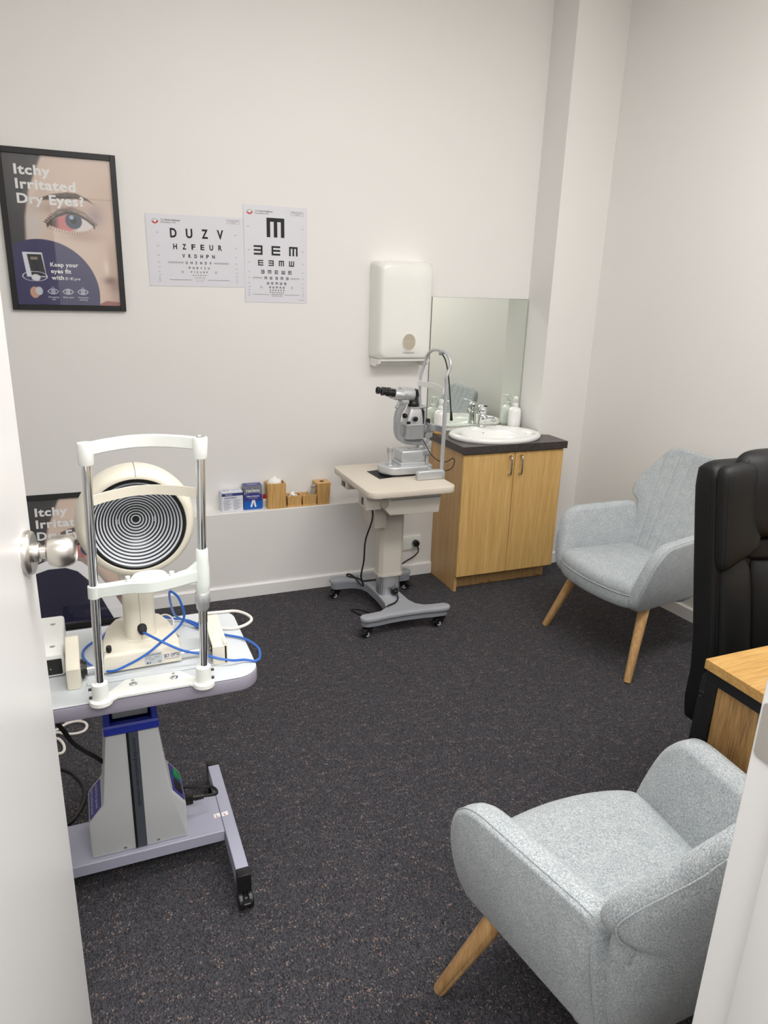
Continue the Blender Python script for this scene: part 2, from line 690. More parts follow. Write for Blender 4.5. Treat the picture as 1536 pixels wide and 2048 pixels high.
# door wall with the opening the camera looks through
fw = B()
fw.box(-1.6, -0.25, 0.33, 0.45, 0, 3.0).box(0.66, 3.2, 0.33, 0.45, 0, 3.0).box(-0.25, 0.66, 0.33, 0.45, 2.12, 3.0)
struct('wall_front', fw, WALL)
struct('wall_corridor', B().box(-1.7, 3.4, -1.9, -1.8, 0, 2.6).box(-1.7, -1.6, -1.8, 0.33, 0, 2.6).box(3.3, 3.4, -1.8, 0.33, 0, 2.6), WALL)


def base_profile(b, p, q, nrm, h=0.066, t=0.013):
    p, q, nv = Vector((*p, 0)), Vector((*q, 0)), Vector((*nrm, 0)).normalized()
    rings = []
    for e in (p, q):
        rings.append([e, e + nv * t, e + nv * t + Vector((0, 0, h - .006)), e + nv * (t - .006) + Vector((0, 0, h)), e + Vector((0, 0, h))])
    return b.rings(rings)


struct('baseboard_back', base_profile(B(), (-1.2, 3.375), (1.712, 3.375), (0, -1)), TRIM)
struct('baseboard_column', base_profile(B(), (2.311, 3.262), (2.607, 3.3155), (0.18, -1)), TRIM)
struct('baseboard_right', base_profile(B(), (rx(3.31), 3.31), (rx(0.45), 0.45), (-1, -0.081)), TRIM)

# door jamb: lining with stop, on both sides of the opening
jb = B()
jb.box(0.624, 0.66, 0.325, 0.452, 0, 2.12, 0.002, 1).box(0.612, 0.626, 0.325, 0.402, 0, 2.10, 0.003, 2)
jb.box(-0.25, -0.222, 0.325, 0.452, 0, 2.12, 0.002, 1).box(-0.224, -0.21, 0.325, 0.402, 0, 2.10, 0.003, 2)
jb.box(-0.25, 0.66, 0.325, 0.452, 2.10, 2.13, 0.002, 1)
trim1 = struct('trim_1', jb, TRIM)
sk = B()
skM = Matrix(((0, 0, -1, 0.6235), (1, 0, 0, 0), (0, 1, 0, 0), (0, 0, 0, 1)))
sk.prism(rrect(0.408, 0.447, 1.085, 1.150, 0.006), 0.0, 0.0015, skM)
obj('strike_plate', sk, SATIN, trim1, label='worn metal strike plate')
ar = B().box(0.648, 0.71, 0.45, 0.464, 0, 2.18, 0.004, 2).box(-0.31, -0.238, 0.45, 0.464, 0, 2.18, 0.004, 2)
struct('trim_2', ar, TRIM)

# door leaf, open into the room
dedge = Vector((-0.107, 1.283, 0))
dhinge = Vector((-0.218, 0.462, 0))
dd = (dedge - dhinge).normalized()
dn = Vector((dd.y, -dd.x, 0))            # face towards the camera side
Md = Matrix.Identity(4)
for i in range(3):
    Md[i][0], Md[i][1], Md[i][2] = dd[i], -dn[i], (0, 0, 1)[i]
Md.translation = dhinge
dl = (dedge - dhinge).length
door = struct('door_1', B().box(0, dl, 0, 0.036, 0.004, 2.09, 0.0015, 1, Md), DOORP)
# knob: axis along dn
ks = dl - 0.052
kc = dhinge + dd * ks + Vector((0, 0, 1.112))
Mk = Matrix.Translation(kc) @ dn.to_track_quat('Z', 'Y').to_matrix().to_4x4()
obj('rose', B().lathe([(0.0, 0), (0.037, 0), (0.0375, 0.006), (0.035, 0.011), (0.0325, 0.0125), (0.03, 0.012), (0.018, 0.012), (0.0, 0.012)], 48, Mk), SATIN, door)
kn = B().lathe([(0.0165, 0.011), (0.0165, 0.020), (0.0155, 0.022), (0.0115, 0.023), (0.0115, 0.031), (0.016, 0.033), (0.0225, 0.036),
                (0.0235, 0.039), (0.0255, 0.043), (0.0272, 0.050), (0.0275, 0.056), (0.0262, 0.065), (0.0232, 0.072), (0.0205, 0.0755), (0.0195, 0.076), (0.0185, 0.074), (0.0, 0.073)], 48, Mk)
obj('knob', kn, SATIN, door)

# mirror leaning on the back wall
mir = thing('mirror', 'frameless rectangular mirror on the wall above the basin', 'mirror', (1.97, 3.46, 0.80))
obj('mirror_glass', B().box(1.684, 2.258, 3.4545, 3.4565, 0.812, 1.490), MIRROR, mir)
obj('mirror_backing', B().box(1.683, 2.259, 3.4566, 3.4615, 0.811, 1.491), MIRROREDGE, mir)

# ------------------------------------------------------------------ posters
PW, PH = 0.401, 0.575
PX0, PZ0 = -0.227, 1.419


def srgb(r, g, b):
    return np.array(hx(r, g, b))


def smooth(e0, e1, x):
    t = np.clip((x - e0) / (e1 - e0), 0, 1)
    return t * t * (3 - 2 * t)


def over(img, mask, col):
    m = mask[..., None]
    return img * (1 - m) + np.asarray(col) * m


def seg_d(x, z, ax, az, bx, bz):
    dx, dz = bx - ax, bz - az
    t = np.clip(((x - ax) * dx + (z - az) * dz) / (dx * dx + dz * dz), 0, 1)
    return np.hypot(x - ax - t * dx, z - az - t * dz)


def poster_art(variant):
    nx, nz = 221, 316
    u = np.linspace(0, PW, nx)
    v = np.linspace(0, PH, nz)
    X, Z = np.meshgrid(u + PX0, v + PZ0)
    rng = np.random.RandomState(3)
    img = np.ones((nz, nx, 3)) * srgb(222, 201, 186)
    # cheek and forehead tones of the printed photograph
    img = over(img, smooth(0.02, 0.17, X) * 0.5, srgb(204, 176, 158))
    img = over(img, smooth(1.86, 1.98, Z) * smooth(-0.12, 0.1, X) * 0.6, srgb(222, 203, 190))
    img = over(img, (1 - smooth(1.5, 1.72, Z)) * smooth(0.05, 0.15, X) * 0.25, srgb(228, 200, 182))
    # printed temple highlight
    img = over(img, np.exp(-((X + 0.14) / 0.035) ** 2 - ((Z - 1.73) / 0.08) ** 2) * 0.8, srgb(214, 208, 206))
    # dark hair at the left
    edge = np.interp(Z, [1.41, 1.64, 1.76, 1.86, 1.93, 2.0], [-0.22, -0.176, -0.168, -0.145, -0.115, -0.085])
    hair = 1 - smooth(-0.006, 0.010, X - edge)
    img = over(img, hair, srgb(64, 62, 66))
    img = over(img, hair * (1 - smooth(-0.05, 0.0, X - edge)) * 0.5, srgb(40, 39, 43))
    # eye socket tint
    img = over(img, np.exp(-((X - 0.10) / 0.035) ** 2 - ((Z - 1.775) / 0.045) ** 2) * 0.55, srgb(126, 100, 124))
    img = over(img, np.exp(-((X + 0.03) / 0.09) ** 2 - ((Z - 1.80) / 0.022) ** 2) * 0.5, srgb(150, 118, 106))
    img = over(img, np.exp(-((X - 0.05) / 0.07) ** 2 - ((Z - 1.695) / 0.02) ** 2) * 0.55, srgb(172, 128, 112))
    # brow
    bx_ = [-0.105, -0.06, 0.0, 0.035, 0.075, 0.112]
    top = np.interp(X, bx_, [1.838, 1.856, 1.866, 1.864, 1.846, 1.816])
    bot = np.interp(X, bx_, [1.822, 1.828, 1.833, 1.836, 1.830, 1.812])
    brow = smooth(0, 0.008, Z - bot) * smooth(0, 0.006, top - Z) * (X > -0.105) * (X < 0.112)
    img = over(img, brow * (0.75 + 0.25 * rng.rand(nz, nx)), srgb(62, 48, 44))
    # lid crease
    cre = np.interp(X, [-0.09, -0.04, 0.01, 0.06, 0.10], [1.748, 1.792, 1.803, 1.785, 1.745])
    img = over(img, np.exp(-((Z - cre) / 0.006) ** 2) * (np.abs(X - 0.005) < 0.1) * 0.7, srgb(98, 74, 72))
    # eye opening
    utop = np.interp(X, [-0.085, -0.05, -0.01, 0.03, 0.065, 0.095], [1.735, 1.768, 1.783, 1.780, 1.762, 1.737])
    ubot = np.interp(X, [-0.085, -0.05, -0.01, 0.03, 0.065, 0.095], [1.735, 1.722, 1.713, 1.712, 1.718, 1.737])
    lid = smooth(-0.016, -0.002, utop - Z) * smooth(-0.002, 0.01, Z - utop + 0.014) * (X > -0.09) * (X < 0.097)
    img = over(img, lid * 0.95, srgb(48, 40, 42))
    eye = smooth(0, 0.003, utop - Z - 0.003) * smooth(0, 0.003, Z - ubot) * (X > -0.085) * (X < 0.095)
    img = over(img, eye, srgb(224, 216, 212))
    img = over(img, eye * (1 - smooth(0.0, 0.03, X)) * 0.9, srgb(206, 112, 112))
    img = over(img, eye * (1 - smooth(-0.06, -0.035, X)) * 0.9, srgb(62, 48, 50))
    rr = np.hypot(X - 0.015, Z - 1.755)
    iris = eye * (1 - smooth(0.030, 0.034, rr))
    img = over(img, iris, srgb(58, 72, 96))
    img = over(img, iris * (1 - smooth(0.010, 0.014, rr)), srgb(16, 16, 22))
    img = over(img, iris * (1 - smooth(0.006, 0.010, np.hypot(X - 0.008, Z - 1.768))) * 0.8, srgb(190, 206, 226))
    # lashes
    for k in range(15):
        ax = -0.08 + k * 0.0075
        az = np.interp(ax, [-0.085, -0.05, -0.01, 0.03], [1.735, 1.768, 1.783, 1.780])
        d = seg_d(X, Z, ax, az, ax - 0.016 - 0.003 * (k < 8), az + 0.006 + 0.0008 * k)
        img = over(img, 1 - smooth(0.0006, 0.0022, d), srgb(36, 30, 32))
    for k in range(16):
        ax = -0.07 + k * 0.0095
        az = np.interp(ax, [-0.085, -0.05, -0.01, 0.03, 0.065, 0.095], [1.735, 1.722, 1.713, 1.712, 1.718, 1.737])
        d = seg_d(X, Z, ax, az, ax + (k - 9) * 0.0008, az - 0.011)
        img = over(img, (1 - smooth(0.0004, 0.0018, d)) * 0.7, srgb(70, 52, 50))
    # nose
    img = over(img, np.exp(-((X - 0.155) / 0.02) ** 2) * (Z < 1.72) * smooth(1.72, 1.62, Z) * 0.35, srgb(150, 112, 96))
    img = over(img, np.exp(-((X - 0.128) / 0.010) ** 2 - ((Z - 1.575) / 0.03) ** 2) * 0.8, srgb(238, 220, 210))
    img = over(img, np.exp(-((X - 0.14) / 0.026) ** 2 - ((Z - 1.522) / 0.016) ** 2) * 0.9, srgb(112, 76, 68))
    img = over(img, smooth(0.10, 0.16, X) * np.exp(-((Z - 1.50) / 0.03) ** 2) * 0.6, srgb(140, 102, 92))
    # lips
    lipz = np.interp(X, [0.07, 0.12, 0.18], [1.420, 1.442, 1.436])
    img = over(img, smooth(0, 0.006, lipz - Z) * (X > 0.07) * 0.9, srgb(150, 82, 84))
    if variant == 0:
        navy = srgb(52, 50, 98)
        disc = 1 - smooth(0.2145, 0.2165, np.hypot(X + 0.122, Z - 1.463))
        img = over(img, disc, navy)
        # printed picture of the mask device
        wht = srgb(226, 228, 236)
        body = 1 - smooth(0, 0.002, np.maximum(np.abs((X + 0.150) - 0.10 * (1.575 - Z)) - 0.036, np.abs(Z - 1.578) - 0.047))
        img = over(img, body, wht)
        body = 1 - smooth(0, 0.002, np.maximum(np.abs((X + 0.143) - 0.13 * (1.575 - Z)) - 0.026, np.abs(Z - 1.576) - 0.042))
        img = over(img, body, srgb(32, 32, 40))
        scr = 1 - smooth(0, 0.002, np.maximum(np.abs(X + 0.150) - 0.012, np.abs(Z - 1.603) - 0.004))
        img = over(img, scr, srgb(150, 140, 120))
        el = np.hypot((X + 0.153) / 0.046, (Z - 1.532) / 0.019)
        img = over(img, (1 - smooth(0.02, 0.06, np.abs(el - 1))), wht)
        el = np.hypot((X + 0.150) / 0.017, (Z - 1.527) / 0.013)
        img = over(img, 1 - smooth(0.95, 1.05, el), wht)
        # small picture of a treated patient: skin oval and pale goggles
        el = np.hypot((X + 0.160) / 0.018, (Z - 1.468) / 0.023)
        img = over(img, 1 - smooth(0.92, 1.05, el), srgb(206, 160, 138))
        el = np.hypot((X + 0.143) / 0.014, (Z - 1.474) / 0.017)
        img = over(img, 1 - smooth(0.92, 1.05, el), srgb(206, 208, 214))
        # line icons: three eyes
        for k, cx_ in enumerate((-0.090, -0.032, 0.026)):
            cz = 1.473
            lens = np.maximum(np.hypot(X - cx_, Z - cz - 0.014) - 0.0245, np.hypot(X - cx_, Z - cz + 0.014) - 0.0245)
            img = over(img, 1 - smooth(0.0006, 0.0017, np.abs(lens)), wht)
            r_ = np.hypot(X - cx_, Z - cz)
            img = over(img, (1 - smooth(0.0006, 0.0017, np.abs(r_ - 0.0075))), wht)
            img = over(img, (1 - smooth(0.0006, 0.0015, np.abs(r_ - 0.003))), wht)
            if k != 1:
                dz = Z - (cz + 0.013)
                drop = np.hypot((X - cx_) / np.clip(1.0 - dz / 0.016, 0.15, 1.6), dz) - 0.005
                img = over(img, (1 - smooth(0.0006, 0.0016, np.abs(drop))), srgb(150, 180, 214))
    else:
        # white swoosh around a navy field in the lower half
        H_ = Z - PZ0 + 0.012
        U_ = X - PX0 - 0.010
        z_out = np.interp(U_, [0.0, 0.06, 0.13, 0.20, 0.26, 0.31, 0.36, 0.401], [0.292, 0.312, 0.318, 0.292, 0.232, 0.155, 0.06, 0.0])
        z_in = np.interp(U_, [0.0, 0.06, 0.13, 0.18, 0.22, 0.27, 0.32, 0.401], [0.255, 0.272, 0.272, 0.250, 0.205, 0.115, 0.0, 0.0])
        img = over(img, smooth(-0.002, 0.10, z_out + 0.06 - H_) * (H_ < 0.40) * 0.8, srgb(70, 68, 74))
        img = over(img, smooth(0, 0.002, z_out - H_), srgb(248, 248, 250))
        img = over(img, smooth(0, 0.002, z_in - H_), srgb(12, 12, 52))
    img = np.clip(img, 0, 1)
    me = bpy.data.meshes.new('print')
    vs = np.zeros((nz * nx, 3), dtype=np.float32)
    UU, VV = np.meshgrid(u, v)
    vs[:, 0] = UU.ravel()
    vs[:, 1] = VV.ravel()
    ii = np.arange(nz * nx).reshape(nz, nx)
    q = np.stack([ii[:-1, :-1], ii[:-1, 1:], ii[1:, 1:], ii[1:, :-1]], -1).reshape(-1, 4)
    me.from_pydata(vs.tolist(), [], q.tolist())
    at = me.attributes.new('ink', 'FLOAT_COLOR', 'POINT')
    c = np.ones((nz * nx, 4), dtype=np.float32)
    c[:, :3] = img.reshape(-1, 3)
    at.data.foreach_set('color', c.ravel())
    me.materials.append(PRINT)
    return me


def poster(loc, rot, label, variant):
    """local frame: x right, y up, z out of the wall; origin at the outer bottom left corner"""
    root = thing('framed_poster', label, 'poster', loc, 0.0)
    root.rotation_euler = rot
    W, H, f, dpt = 0.445, 0.619, 0.0225, 0.018
    b = B()
    for x0, x1, y0, y1 in ((0, f, 0, H), (W - f, W, 0, H), (f, W - f, 0, f), (f, W - f, H - f, H)):
        b.box(x0, x1, y0, y1, 0, dpt, 0.0012, 1)
    obj('frame', b, FRAMEBLACK, root, local=True)
    obj('backing_board', B().box(f - .004, W - f + .004, f - .004, H - f + .004, 0.001, 0.004), BOXWHITE, root, local=True)
    pr = bpy.data.objects.new('print', poster_art(variant))
    COL.objects.link(pr)
    pr.parent = root
    pr.location = (f, f, 0.0065)
    t = B()
    x = 0.0385
    I = lambda X, Y: Matrix.Translation((f + X, f + Y, 0.0072))
    t.text('Itchy', I(x, 0.501), 0.0345, 0.133, bold=0.032)
    t.text('Irritated', I(x, 0.448), 0.0345, 0.222, bold=0.032)
    t.text('Dry Eyes?', I(x, 0.394), 0.0345, 0.249, bold=0.032)
    if variant == 0:
        t.text('Keep your', I(0.136, 0.154), 0.0155, 0.108, bold=0.03)
        t.text('eyes fit', I(0.136, 0.128), 0.0155, 0.078, bold=0.035)
        t.text('with', I(0.136, 0.102), 0.0155, 0.048, bold=0.035)
        t.text('E', I(0.190, 0.102), 0.0105, 0.011).text('E', I(0.210, 0.102), 0.0105, 0.012)
        t.prism([(0.2035, 0.105), (0.2075, 0.1075), (0.2035, 0.110)], 0, 0.0003, Matrix.Translation((f, f, 0.0072)))
        t.text('ye', I(0.2235, 0.102), 0.0105, 0.024)
        for cx_, s1, s2 in ((0.137, 'Stinging', 'eyes'), (0.195, 'Red eyes', ''), (0.253, 'Constant', 'watering')):
            t.text(s1, I(cx_, 0.0285), 0.0062, 0.040, 'C')
            if s2:
                t.text(s2, I(cx_, 0.0195), 0.0062, None, 'C')
    obj('lettering', t, INKW, root, local=True)
    obj('glass_pane', B().box(f - .002, W - f + .002, f - .002, H - f + .002, 0.0105, 0.0125), GLASS, root, local=True)
    return root


poster((-0.2495, 3.4615, 1.3965), (PI / 2, 0, 0), 'black framed eye poster hung high on the white wall', 0)
poster((-0.318, 3.277, 0.0008), (PI / 2 - 0.205, 0, 0), 'black framed poster standing on the floor leaning against the low ledge', 1)

# ------------------------------------------------------------------ eye charts
EYE_X = lambda w: w


def logo(b, M4, s):
    """small eye-shaped emblem: grey-white rim above, red lower sweep, pale centre"""
    up_, lo = [], []
    n = 14
    for k in range(n + 1):
        x = -1 + 2 * k / n
        up_.append((x * s, 0.62 * s * (1 - x * x)))
        lo.append((x * s, -0.72 * s * (1 - x * x)))
    b.prism([*up_, *reversed(lo[1:-1])], 0, 0.00012, M4, mi=2)
    b.prism([*[(p[0] * 0.98, 0.15 * s * (p[0] / s) - 0.08 * s) for p in up_], *reversed([(p[0] * .98, p[1] * .96) for p in lo[1:-1]])], 0.0001, 0.00022, M4, mi=3)
    b.prism(ellipse(0.05 * s, -0.02 * s, 0.30 * s, 0.36 * s, 16), 0.0001, 0.00034, M4, mi=1)


def tumbling(b, M4, x, y, s, d):
    """square letter E of five by five units opening towards d"""
    u = s / 5.0
    rects = [(0, 1, 0, 5), (1, 5, 0, 1), (1, 5, 2, 3), (1, 5, 4, 5)]
    for x0, x1, y0, y1 in rects:
        pts = []
        for a, c in ((x0, y0), (x1, y0), (x1, y1), (x0, y1)):
            a, c = a - 2.5, c - 2.5
            if d == 'L':
                a, c = -a, c
            elif d == 'D':
                a, c = c, -a
            elif d == 'U':
                a, c = c, a
            pts.append((x + a * u, y + c * u, 0))
        b.quad(pts, M4)


def sheet(name, label, x0, z1, W, H, rot, bow):
    """paper on the wall with slightly lifted corners; returns root, matrix for ink"""
    root = thing(name, label, 'eye chart', (x0, 3.461, z1))
    root.rotation_euler = (PI / 2, 0, 0)
    root.rotation_euler = Euler((PI / 2, rot, 0), 'XYZ')
    n = 24
    top, botm = [], []
    rings = []
    for k in range(n + 1):
        x = W * k / n
        e = abs(2 * k / n - 1) ** 6 * bow
        rings.append([(x, 0, 0.0007 + e), (x, -H, 0.0007 + e * .6), (x, -H, 0.0003 + e * .6), (x, 0, 0.0003 + e)])
    obj('paper', B().rings(rings), PAPER, root, local=True)
    return root


# left chart, landscape
ch = sheet('eye_chart', 'landscape sheet eye chart of letters taped beside the framed poster', 0.3, 1.804, 0.42, 0.297, 0.0, 0.0006)
ch.rotation_euler = (PI / 2, math.radians(-0.55), 0)
b = B()
Z0 = 0.0011


def letters(b, s, xa, xb, zt, zb, bold=0.035):
    h_ = zt - zb
    n = len(s)
    w = h_ * 0.80
    if n > 1:
        step = ((xb - xa) - w) / (n - 1)
        w = min(w, step * 0.72)
        step = ((xb - xa) - w) / (n - 1)
    for k, c in enumerate(s):
        b.text(c, Matrix.Translation((xa + k * step - 0.3, zb - 1.804, Z0)), h_, w, 'L', bold)


rowsL = [('DUZV', .399, .630, 1.747, 1.7115), ('HZFEUR', .409, .622, 1.684, 1.663), ('VRDHPN', .446, .588, 1.6425, 1.628), ('UHZNDV', .459, .572, 1.6125, 1.602),
         ('FNEVZU', .472, .562, 1.590, 1.5815), ('PVRUEP', .480, .553, 1.5715, 1.5650), ('DUHFRP', .488, .546, 1.557, 1.5520), ('ZPNFNE', .495, .540, 1.546, 1.5420),
         ('HPVUEZ', .498, .536, 1.5365, 1.5335), ('NRUDVP', .502, .532, 1.529, 1.5265)]
for r_ in rowsL:
    letters(b, *r_)


def bar(b, xa, xb, z, th=0.0011, ox=0.3, oz=1.804):
    b.quad([(xa - ox, z - oz - th / 2, Z0), (xb - ox, z - oz - th / 2, Z0), (xb - ox, z - oz + th / 2, Z0), (xa - ox, z - oz + th / 2, Z0)])


def ringmark(b, x, z, r, ox, oz):
    o = ellipse(x - ox, z - oz, r, r, 14)
    i_ = ellipse(x - ox, z - oz, r * .72, r * .72, 14)
    for k in range(14):
        b.quad([(*o[k], Z0), (*o[(k + 1) % 14], Z0), (*i_[(k + 1) % 14], Z0), (*i_[k], Z0)])


for z in (1.6095, 1.6055):
    bar(b, .383, .450, z, .0012)
    bar(b, .583, .649, z, .0012)
bar(b, .384, .482, 1.5345, .0013)
bar(b, .551, .649, 1.5345, .0013)
ringmark(b, .443, 1.568, .0046, .3, 1.804)
ringmark(b, .590, 1.568, .0046, .3, 1.804)
marks = ('6/60', '6/36', '6/24', '6/18', '6/12', '6/9', '6/7.5', '6/6', '6/5', '6/4')
for r_, s in zip(rowsL, marks):
    zc = (r_[3] + r_[4]) / 2 - 1.804
    b.text(s, Matrix.Translation((0.041, zc - .0018, Z0)), 0.0036)
    b.text(s, Matrix.Translation((0.388, zc - .0018, Z0)), 0.0036, None, 'R')
b.text('The', Matrix.Translation((0.0635, -0.0262, Z0)), 0.0062).text('Fred Hollows', Matrix.Translation((0.0815, -0.0262, Z0)), 0.0062, 0.062, bold=.02)
b.text('Foundation NZ', Matrix.Translation((0.0635, -0.0355, Z0)), 0.0062, 0.062)
for xa, xb, za, zb in ((.347, .404, -.0105, -.0111), (.347, .404, -.0264, -.027), (.347, .3476, -.0105, -.027), (.4034, .404, -.0105, -.027)):
    b.quad([(xa, zb, Z0), (xb, zb, Z0), (xb, za, Z0), (xa, za, Z0)])
b.text('Stand 3 metres away', Matrix.Translation((0.3755, -0.0160, Z0)), 0.0030, .050, 'C', .02)
b.text('from the eye chart', Matrix.Translation((0.3755, -0.0205, Z0)), 0.0026, .040, 'C')
b.text('in good light', Matrix.Translation((0.3755, -0.0247, Z0)), 0.0026, None, 'C')
logo(b, Matrix.Translation((0.0385, -0.0285, Z0)), 0.0165)
obj('printed_letters', b, [INK, INKW, LABELGREY, INKR], ch, local=True)

# right chart, portrait
ch2 = sheet('eye_chart', 'portrait sheet eye chart of turned E shapes with one big shape at top', 0.7235, 1.8675, 0.296, 0.421, 0.0, 0.0005)
ch2.rotation_euler = (PI / 2, math.radians(0.1), 0)
b = B()
OX, OZ = 0.7235, 1.8675
I4 = Matrix.Translation((0, 0, Z0))


def erow(dirs, xa, xb, zt, zb):
    s = zt - zb
    n = len(dirs)
    for k, d in enumerate(dirs):
        x = (xa + xb) / 2 if n == 1 else xa + s / 2 + (xb - xa - s) * k / (n - 1)
        tumbling(b, I4, x - OX, (zt + zb) / 2 - OZ, s, d)


erow('D', .828, .912, 1.817, 1.734)
erow('LRD', .767, .974, 1.697, 1.656)
erow('RLDU', .786, .957, 1.634, 1.6095)
erow('LDRUR', .799, .945, 1.5905, 1.5745)
erow('DRLDL', .815, .929, 1.5615, 1.5495)
erow('URDUR', .826, .919, 1.538, 1.5272)
erow('LUDLU', .836, .910, 1.519, 1.5105)
erow('RLRURD', .839, .909, 1.505, 1.499)
erow('DURDRDU', .840, .906, 1.494, 1.489)
erow('LDRURLD', .848, .899, 1.485, 1.4805)
erow('RURLDUR', .849, .898, 1.4772, 1.4737)
for z in (1.5575, 1.5535):
    bar(b, .760, .804, z, .0011, OX, OZ)
    bar(b, .939, .983, z, .0011, OX, OZ)
bar(b, .760, .838, 1.4818, .0012, OX, OZ)
bar(b, .907, .983, 1.4818, .0012, OX, OZ)
ringmark(b, .799, 1.5145, .0046, OX, OZ)
ringmark(b, .946, 1.5145, .0046, OX, OZ)
for s, z in zip(marks + ('6/3',), (1.776, 1.677, 1.622, 1.583, 1.556, 1.533, 1.515, 1.502, 1.4915, 1.483, 1.4755)):
    b.text(s, Matrix.Translation((0.016, z - OZ - .0017, Z0)), 0.0034)
    b.text(s, Matrix.Translation((0.279, z - OZ - .0017, Z0)), 0.0034, None, 'R')
b.text('The', Matrix.Translation((0.053, -0.0275, Z0)), 0.0062).text('Fred Hollows', Matrix.Translation((0.071, -0.0275, Z0)), 0.0062, 0.062, bold=.02)
b.text('Foundation NZ', Matrix.Translation((0.053, -0.0368, Z0)), 0.0062, 0.062)
for xa, xb, za, zb in ((.219, .279, -.0185, -.0191), (.219, .279, -.0344, -.035), (.219, .2196, -.0185, -.035), (.2784, .279, -.0185, -.035)):
    b.quad([(xa, zb, Z0), (xb, zb, Z0), (xb, za, Z0), (xa, za, Z0)])
b.text('Stand 3 metres away', Matrix.Translation((0.249, -0.0240, Z0)), 0.0030, .052, 'C', .02)
b.text('from the eye chart', Matrix.Translation((0.249, -0.0285, Z0)), 0.0026, .040, 'C')
b.text('in good light', Matrix.Translation((0.249, -0.0327, Z0)), 0.0026, None, 'C')
b.text('Tumbling E A3', Matrix.Translation((0.281, -0.409, Z0)), 0.003, None, 'R')
logo(b, Matrix.Translation((0.0275, -0.0295, Z0)), 0.0165)
obj('printed_letters', b, [INK, INKW, LABELGREY, INKR], ch2, local=True)

# ------------------------------------------------------------------ paper towel dispenser
dp = thing('paper_towel_dispenser', 'tall glossy white paper towel dispenser on the wall beside the mirror', 'towel dispenser', (1.49, 3.46, 1.16))
# rounded shell: rings along y from the wall to the front
cxd = 1.490


def shell_ring(y, hw_t, hw_b, z0, z1, r):
    pts = []
    for p in rrect(-1, 1, 0, 1, 0.5, 1):
        pass
    out = []
    for cx_, cz_, a in ((1, 1, 0), (-1, 1, 90), (-1, 0, 180), (1, 0, 270)):
        for k in range(9):
            t = math.radians(a + 90 * k / 8)
            hw = hw_t if cz_ else hw_b
            out.append((cxd + cx_ * (hw - r) + r * math.cos(t), y, (z1 - r if cz_ else z0 + r) + r * math.sin(t)))
    # slightly bulging sides
    zm, hz = (z0 + z1) / 2, (z1 - z0) / 2
    return [(cxd + (x - cxd) * (1 + 0.022 * (1 - ((z - zm) / hz) ** 2)), y, z) for x, y, z in out]


b = B()
b.rings([shell_ring(3.4605, .1475, .1475, 1.185, 1.655, .022), shell_ring(3.42, .1475, .1475, 1.186, 1.655, .024), shell_ring(3.375, .144, .144, 1.188, 1.652, .03),
         shell_ring(3.352, .138, .138, 1.191, 1.647, .036), shell_ring(3.341, .130, .130, 1.197, 1.640, .038), shell_ring(3.3365, .119, .119, 1.206, 1.630, .036),
         shell_ring(3.3355, .05, .05, 1.27, 1.56, .03)])
obj('cover', b, DISPW, dp)
b = B()
pts = [(3.4605, 1.150), (3.4605, 1.188), (3.345, 1.188), (3.352, 1.168), (3.372, 1.160), (3.385, 1.150)]
YZ = Matrix(((0, 0, 1, 0), (1, 0, 0, 0), (0, 1, 0, 0), (0, 0, 0, 1)))
b.prism(pts, 1.349, 1.366, YZ, 0.002, 1)
b.prism(pts, 1.614, 1.631, YZ, 0.002, 1)
b.box(1.366, 1.614, 3.44, 3.4605, 1.150, 1.188)
b.prism([(3.44, 1.178), (3.44, 1.190), (3.35, 1.190), (3.352, 1.180), (3.40, 1.172)], 1.366, 1.614, YZ)
obj('outlet_tray', b, DISPW, dp)
b = B().prism([(x, z) for x, z in ellipse(1.5065, 1.274, .0345, .040, 40)], 0, 0.002, Matrix(((1, 0, 0, 0), (0, 0, -1, 3.3355), (0, 1, 0, 0), (0, 0, 0, 1))))
TOWEL = M('towel_stack', hx(186, 176, 160), 0.9)
win = obj('window', b, TOWEL, dp, label='oval window showing the folded towels')
b = B()
for k in range(9):
    z = 1.240 + k * 0.005
    w = .0345 * math.sqrt(max(0, 1 - ((z - 1.274) / .040) ** 2)) * 0.95
    b.box(1.5065 - w, 1.5065 + w, 3.3325, 3.3337, z, z + 0.0022)
obj('folded_towels', b, M('towel_fold', hx(206, 197, 180), 0.9), win)
b = B()
o = ellipse(1.5065, 1.274, .0375, .043, 40)
i_ = ellipse(1.5065, 1.274, .0345, .040, 40)
b.rings([[(x, 3.3357, z) for x, z in o], [(x, 3.3322, z) for x, z in o], [(x, 3.3322, z) for x, z in i_], [(x, 3.3357, z) for x, z in i_]], cap=False)
obj('window_rim', b, DISPW, dp)
b = B().text('Kimberly-Clark', onwall(1.488, 3.3352, 1.2195), 0.0062, 0.050, bold=.02)
oo = ellipse(0, 0, .0045, .0045, 16)
ii_ = ellipse(0, 0, .0034, .0034, 16)
for k in range(16):
    b.quad([(*oo[k], 0), (*oo[(k + 1) % 16], 0), (*ii_[(k + 1) % 16], 0), (*ii_[k], 0)], onwall(1.480, 3.3352, 1.2225))
obj('maker_mark', b, INKG, dp)

# ------------------------------------------------------------------ wall socket and plug
so = thing('wall_socket', 'white single power socket low on the back wall', 'power socket', (1.5825, 3.375, 0.19))
obj('socket_plate', B().box(1.5245, 1.6405, 3.364, 3.3755, 0.152, 0.232, 0.003, 2), WHITEP, so)
obj('socket_insert', B().box(1.540, 1.622, 3.3625, 3.3645, 0.162, 0.222, 0.0006, 1), WHITEP, so)
obj('rocker_switch', B().prism(ellipse(1.558, .194, .009, .009, 20), 0, 0.003, Matrix(((1, 0, 0, 0), (0, 0, -1, 3.3625), (0, 1, 0, 0), (0, 0, 0, 1))), 0.0008, 1), WHITEP, so)

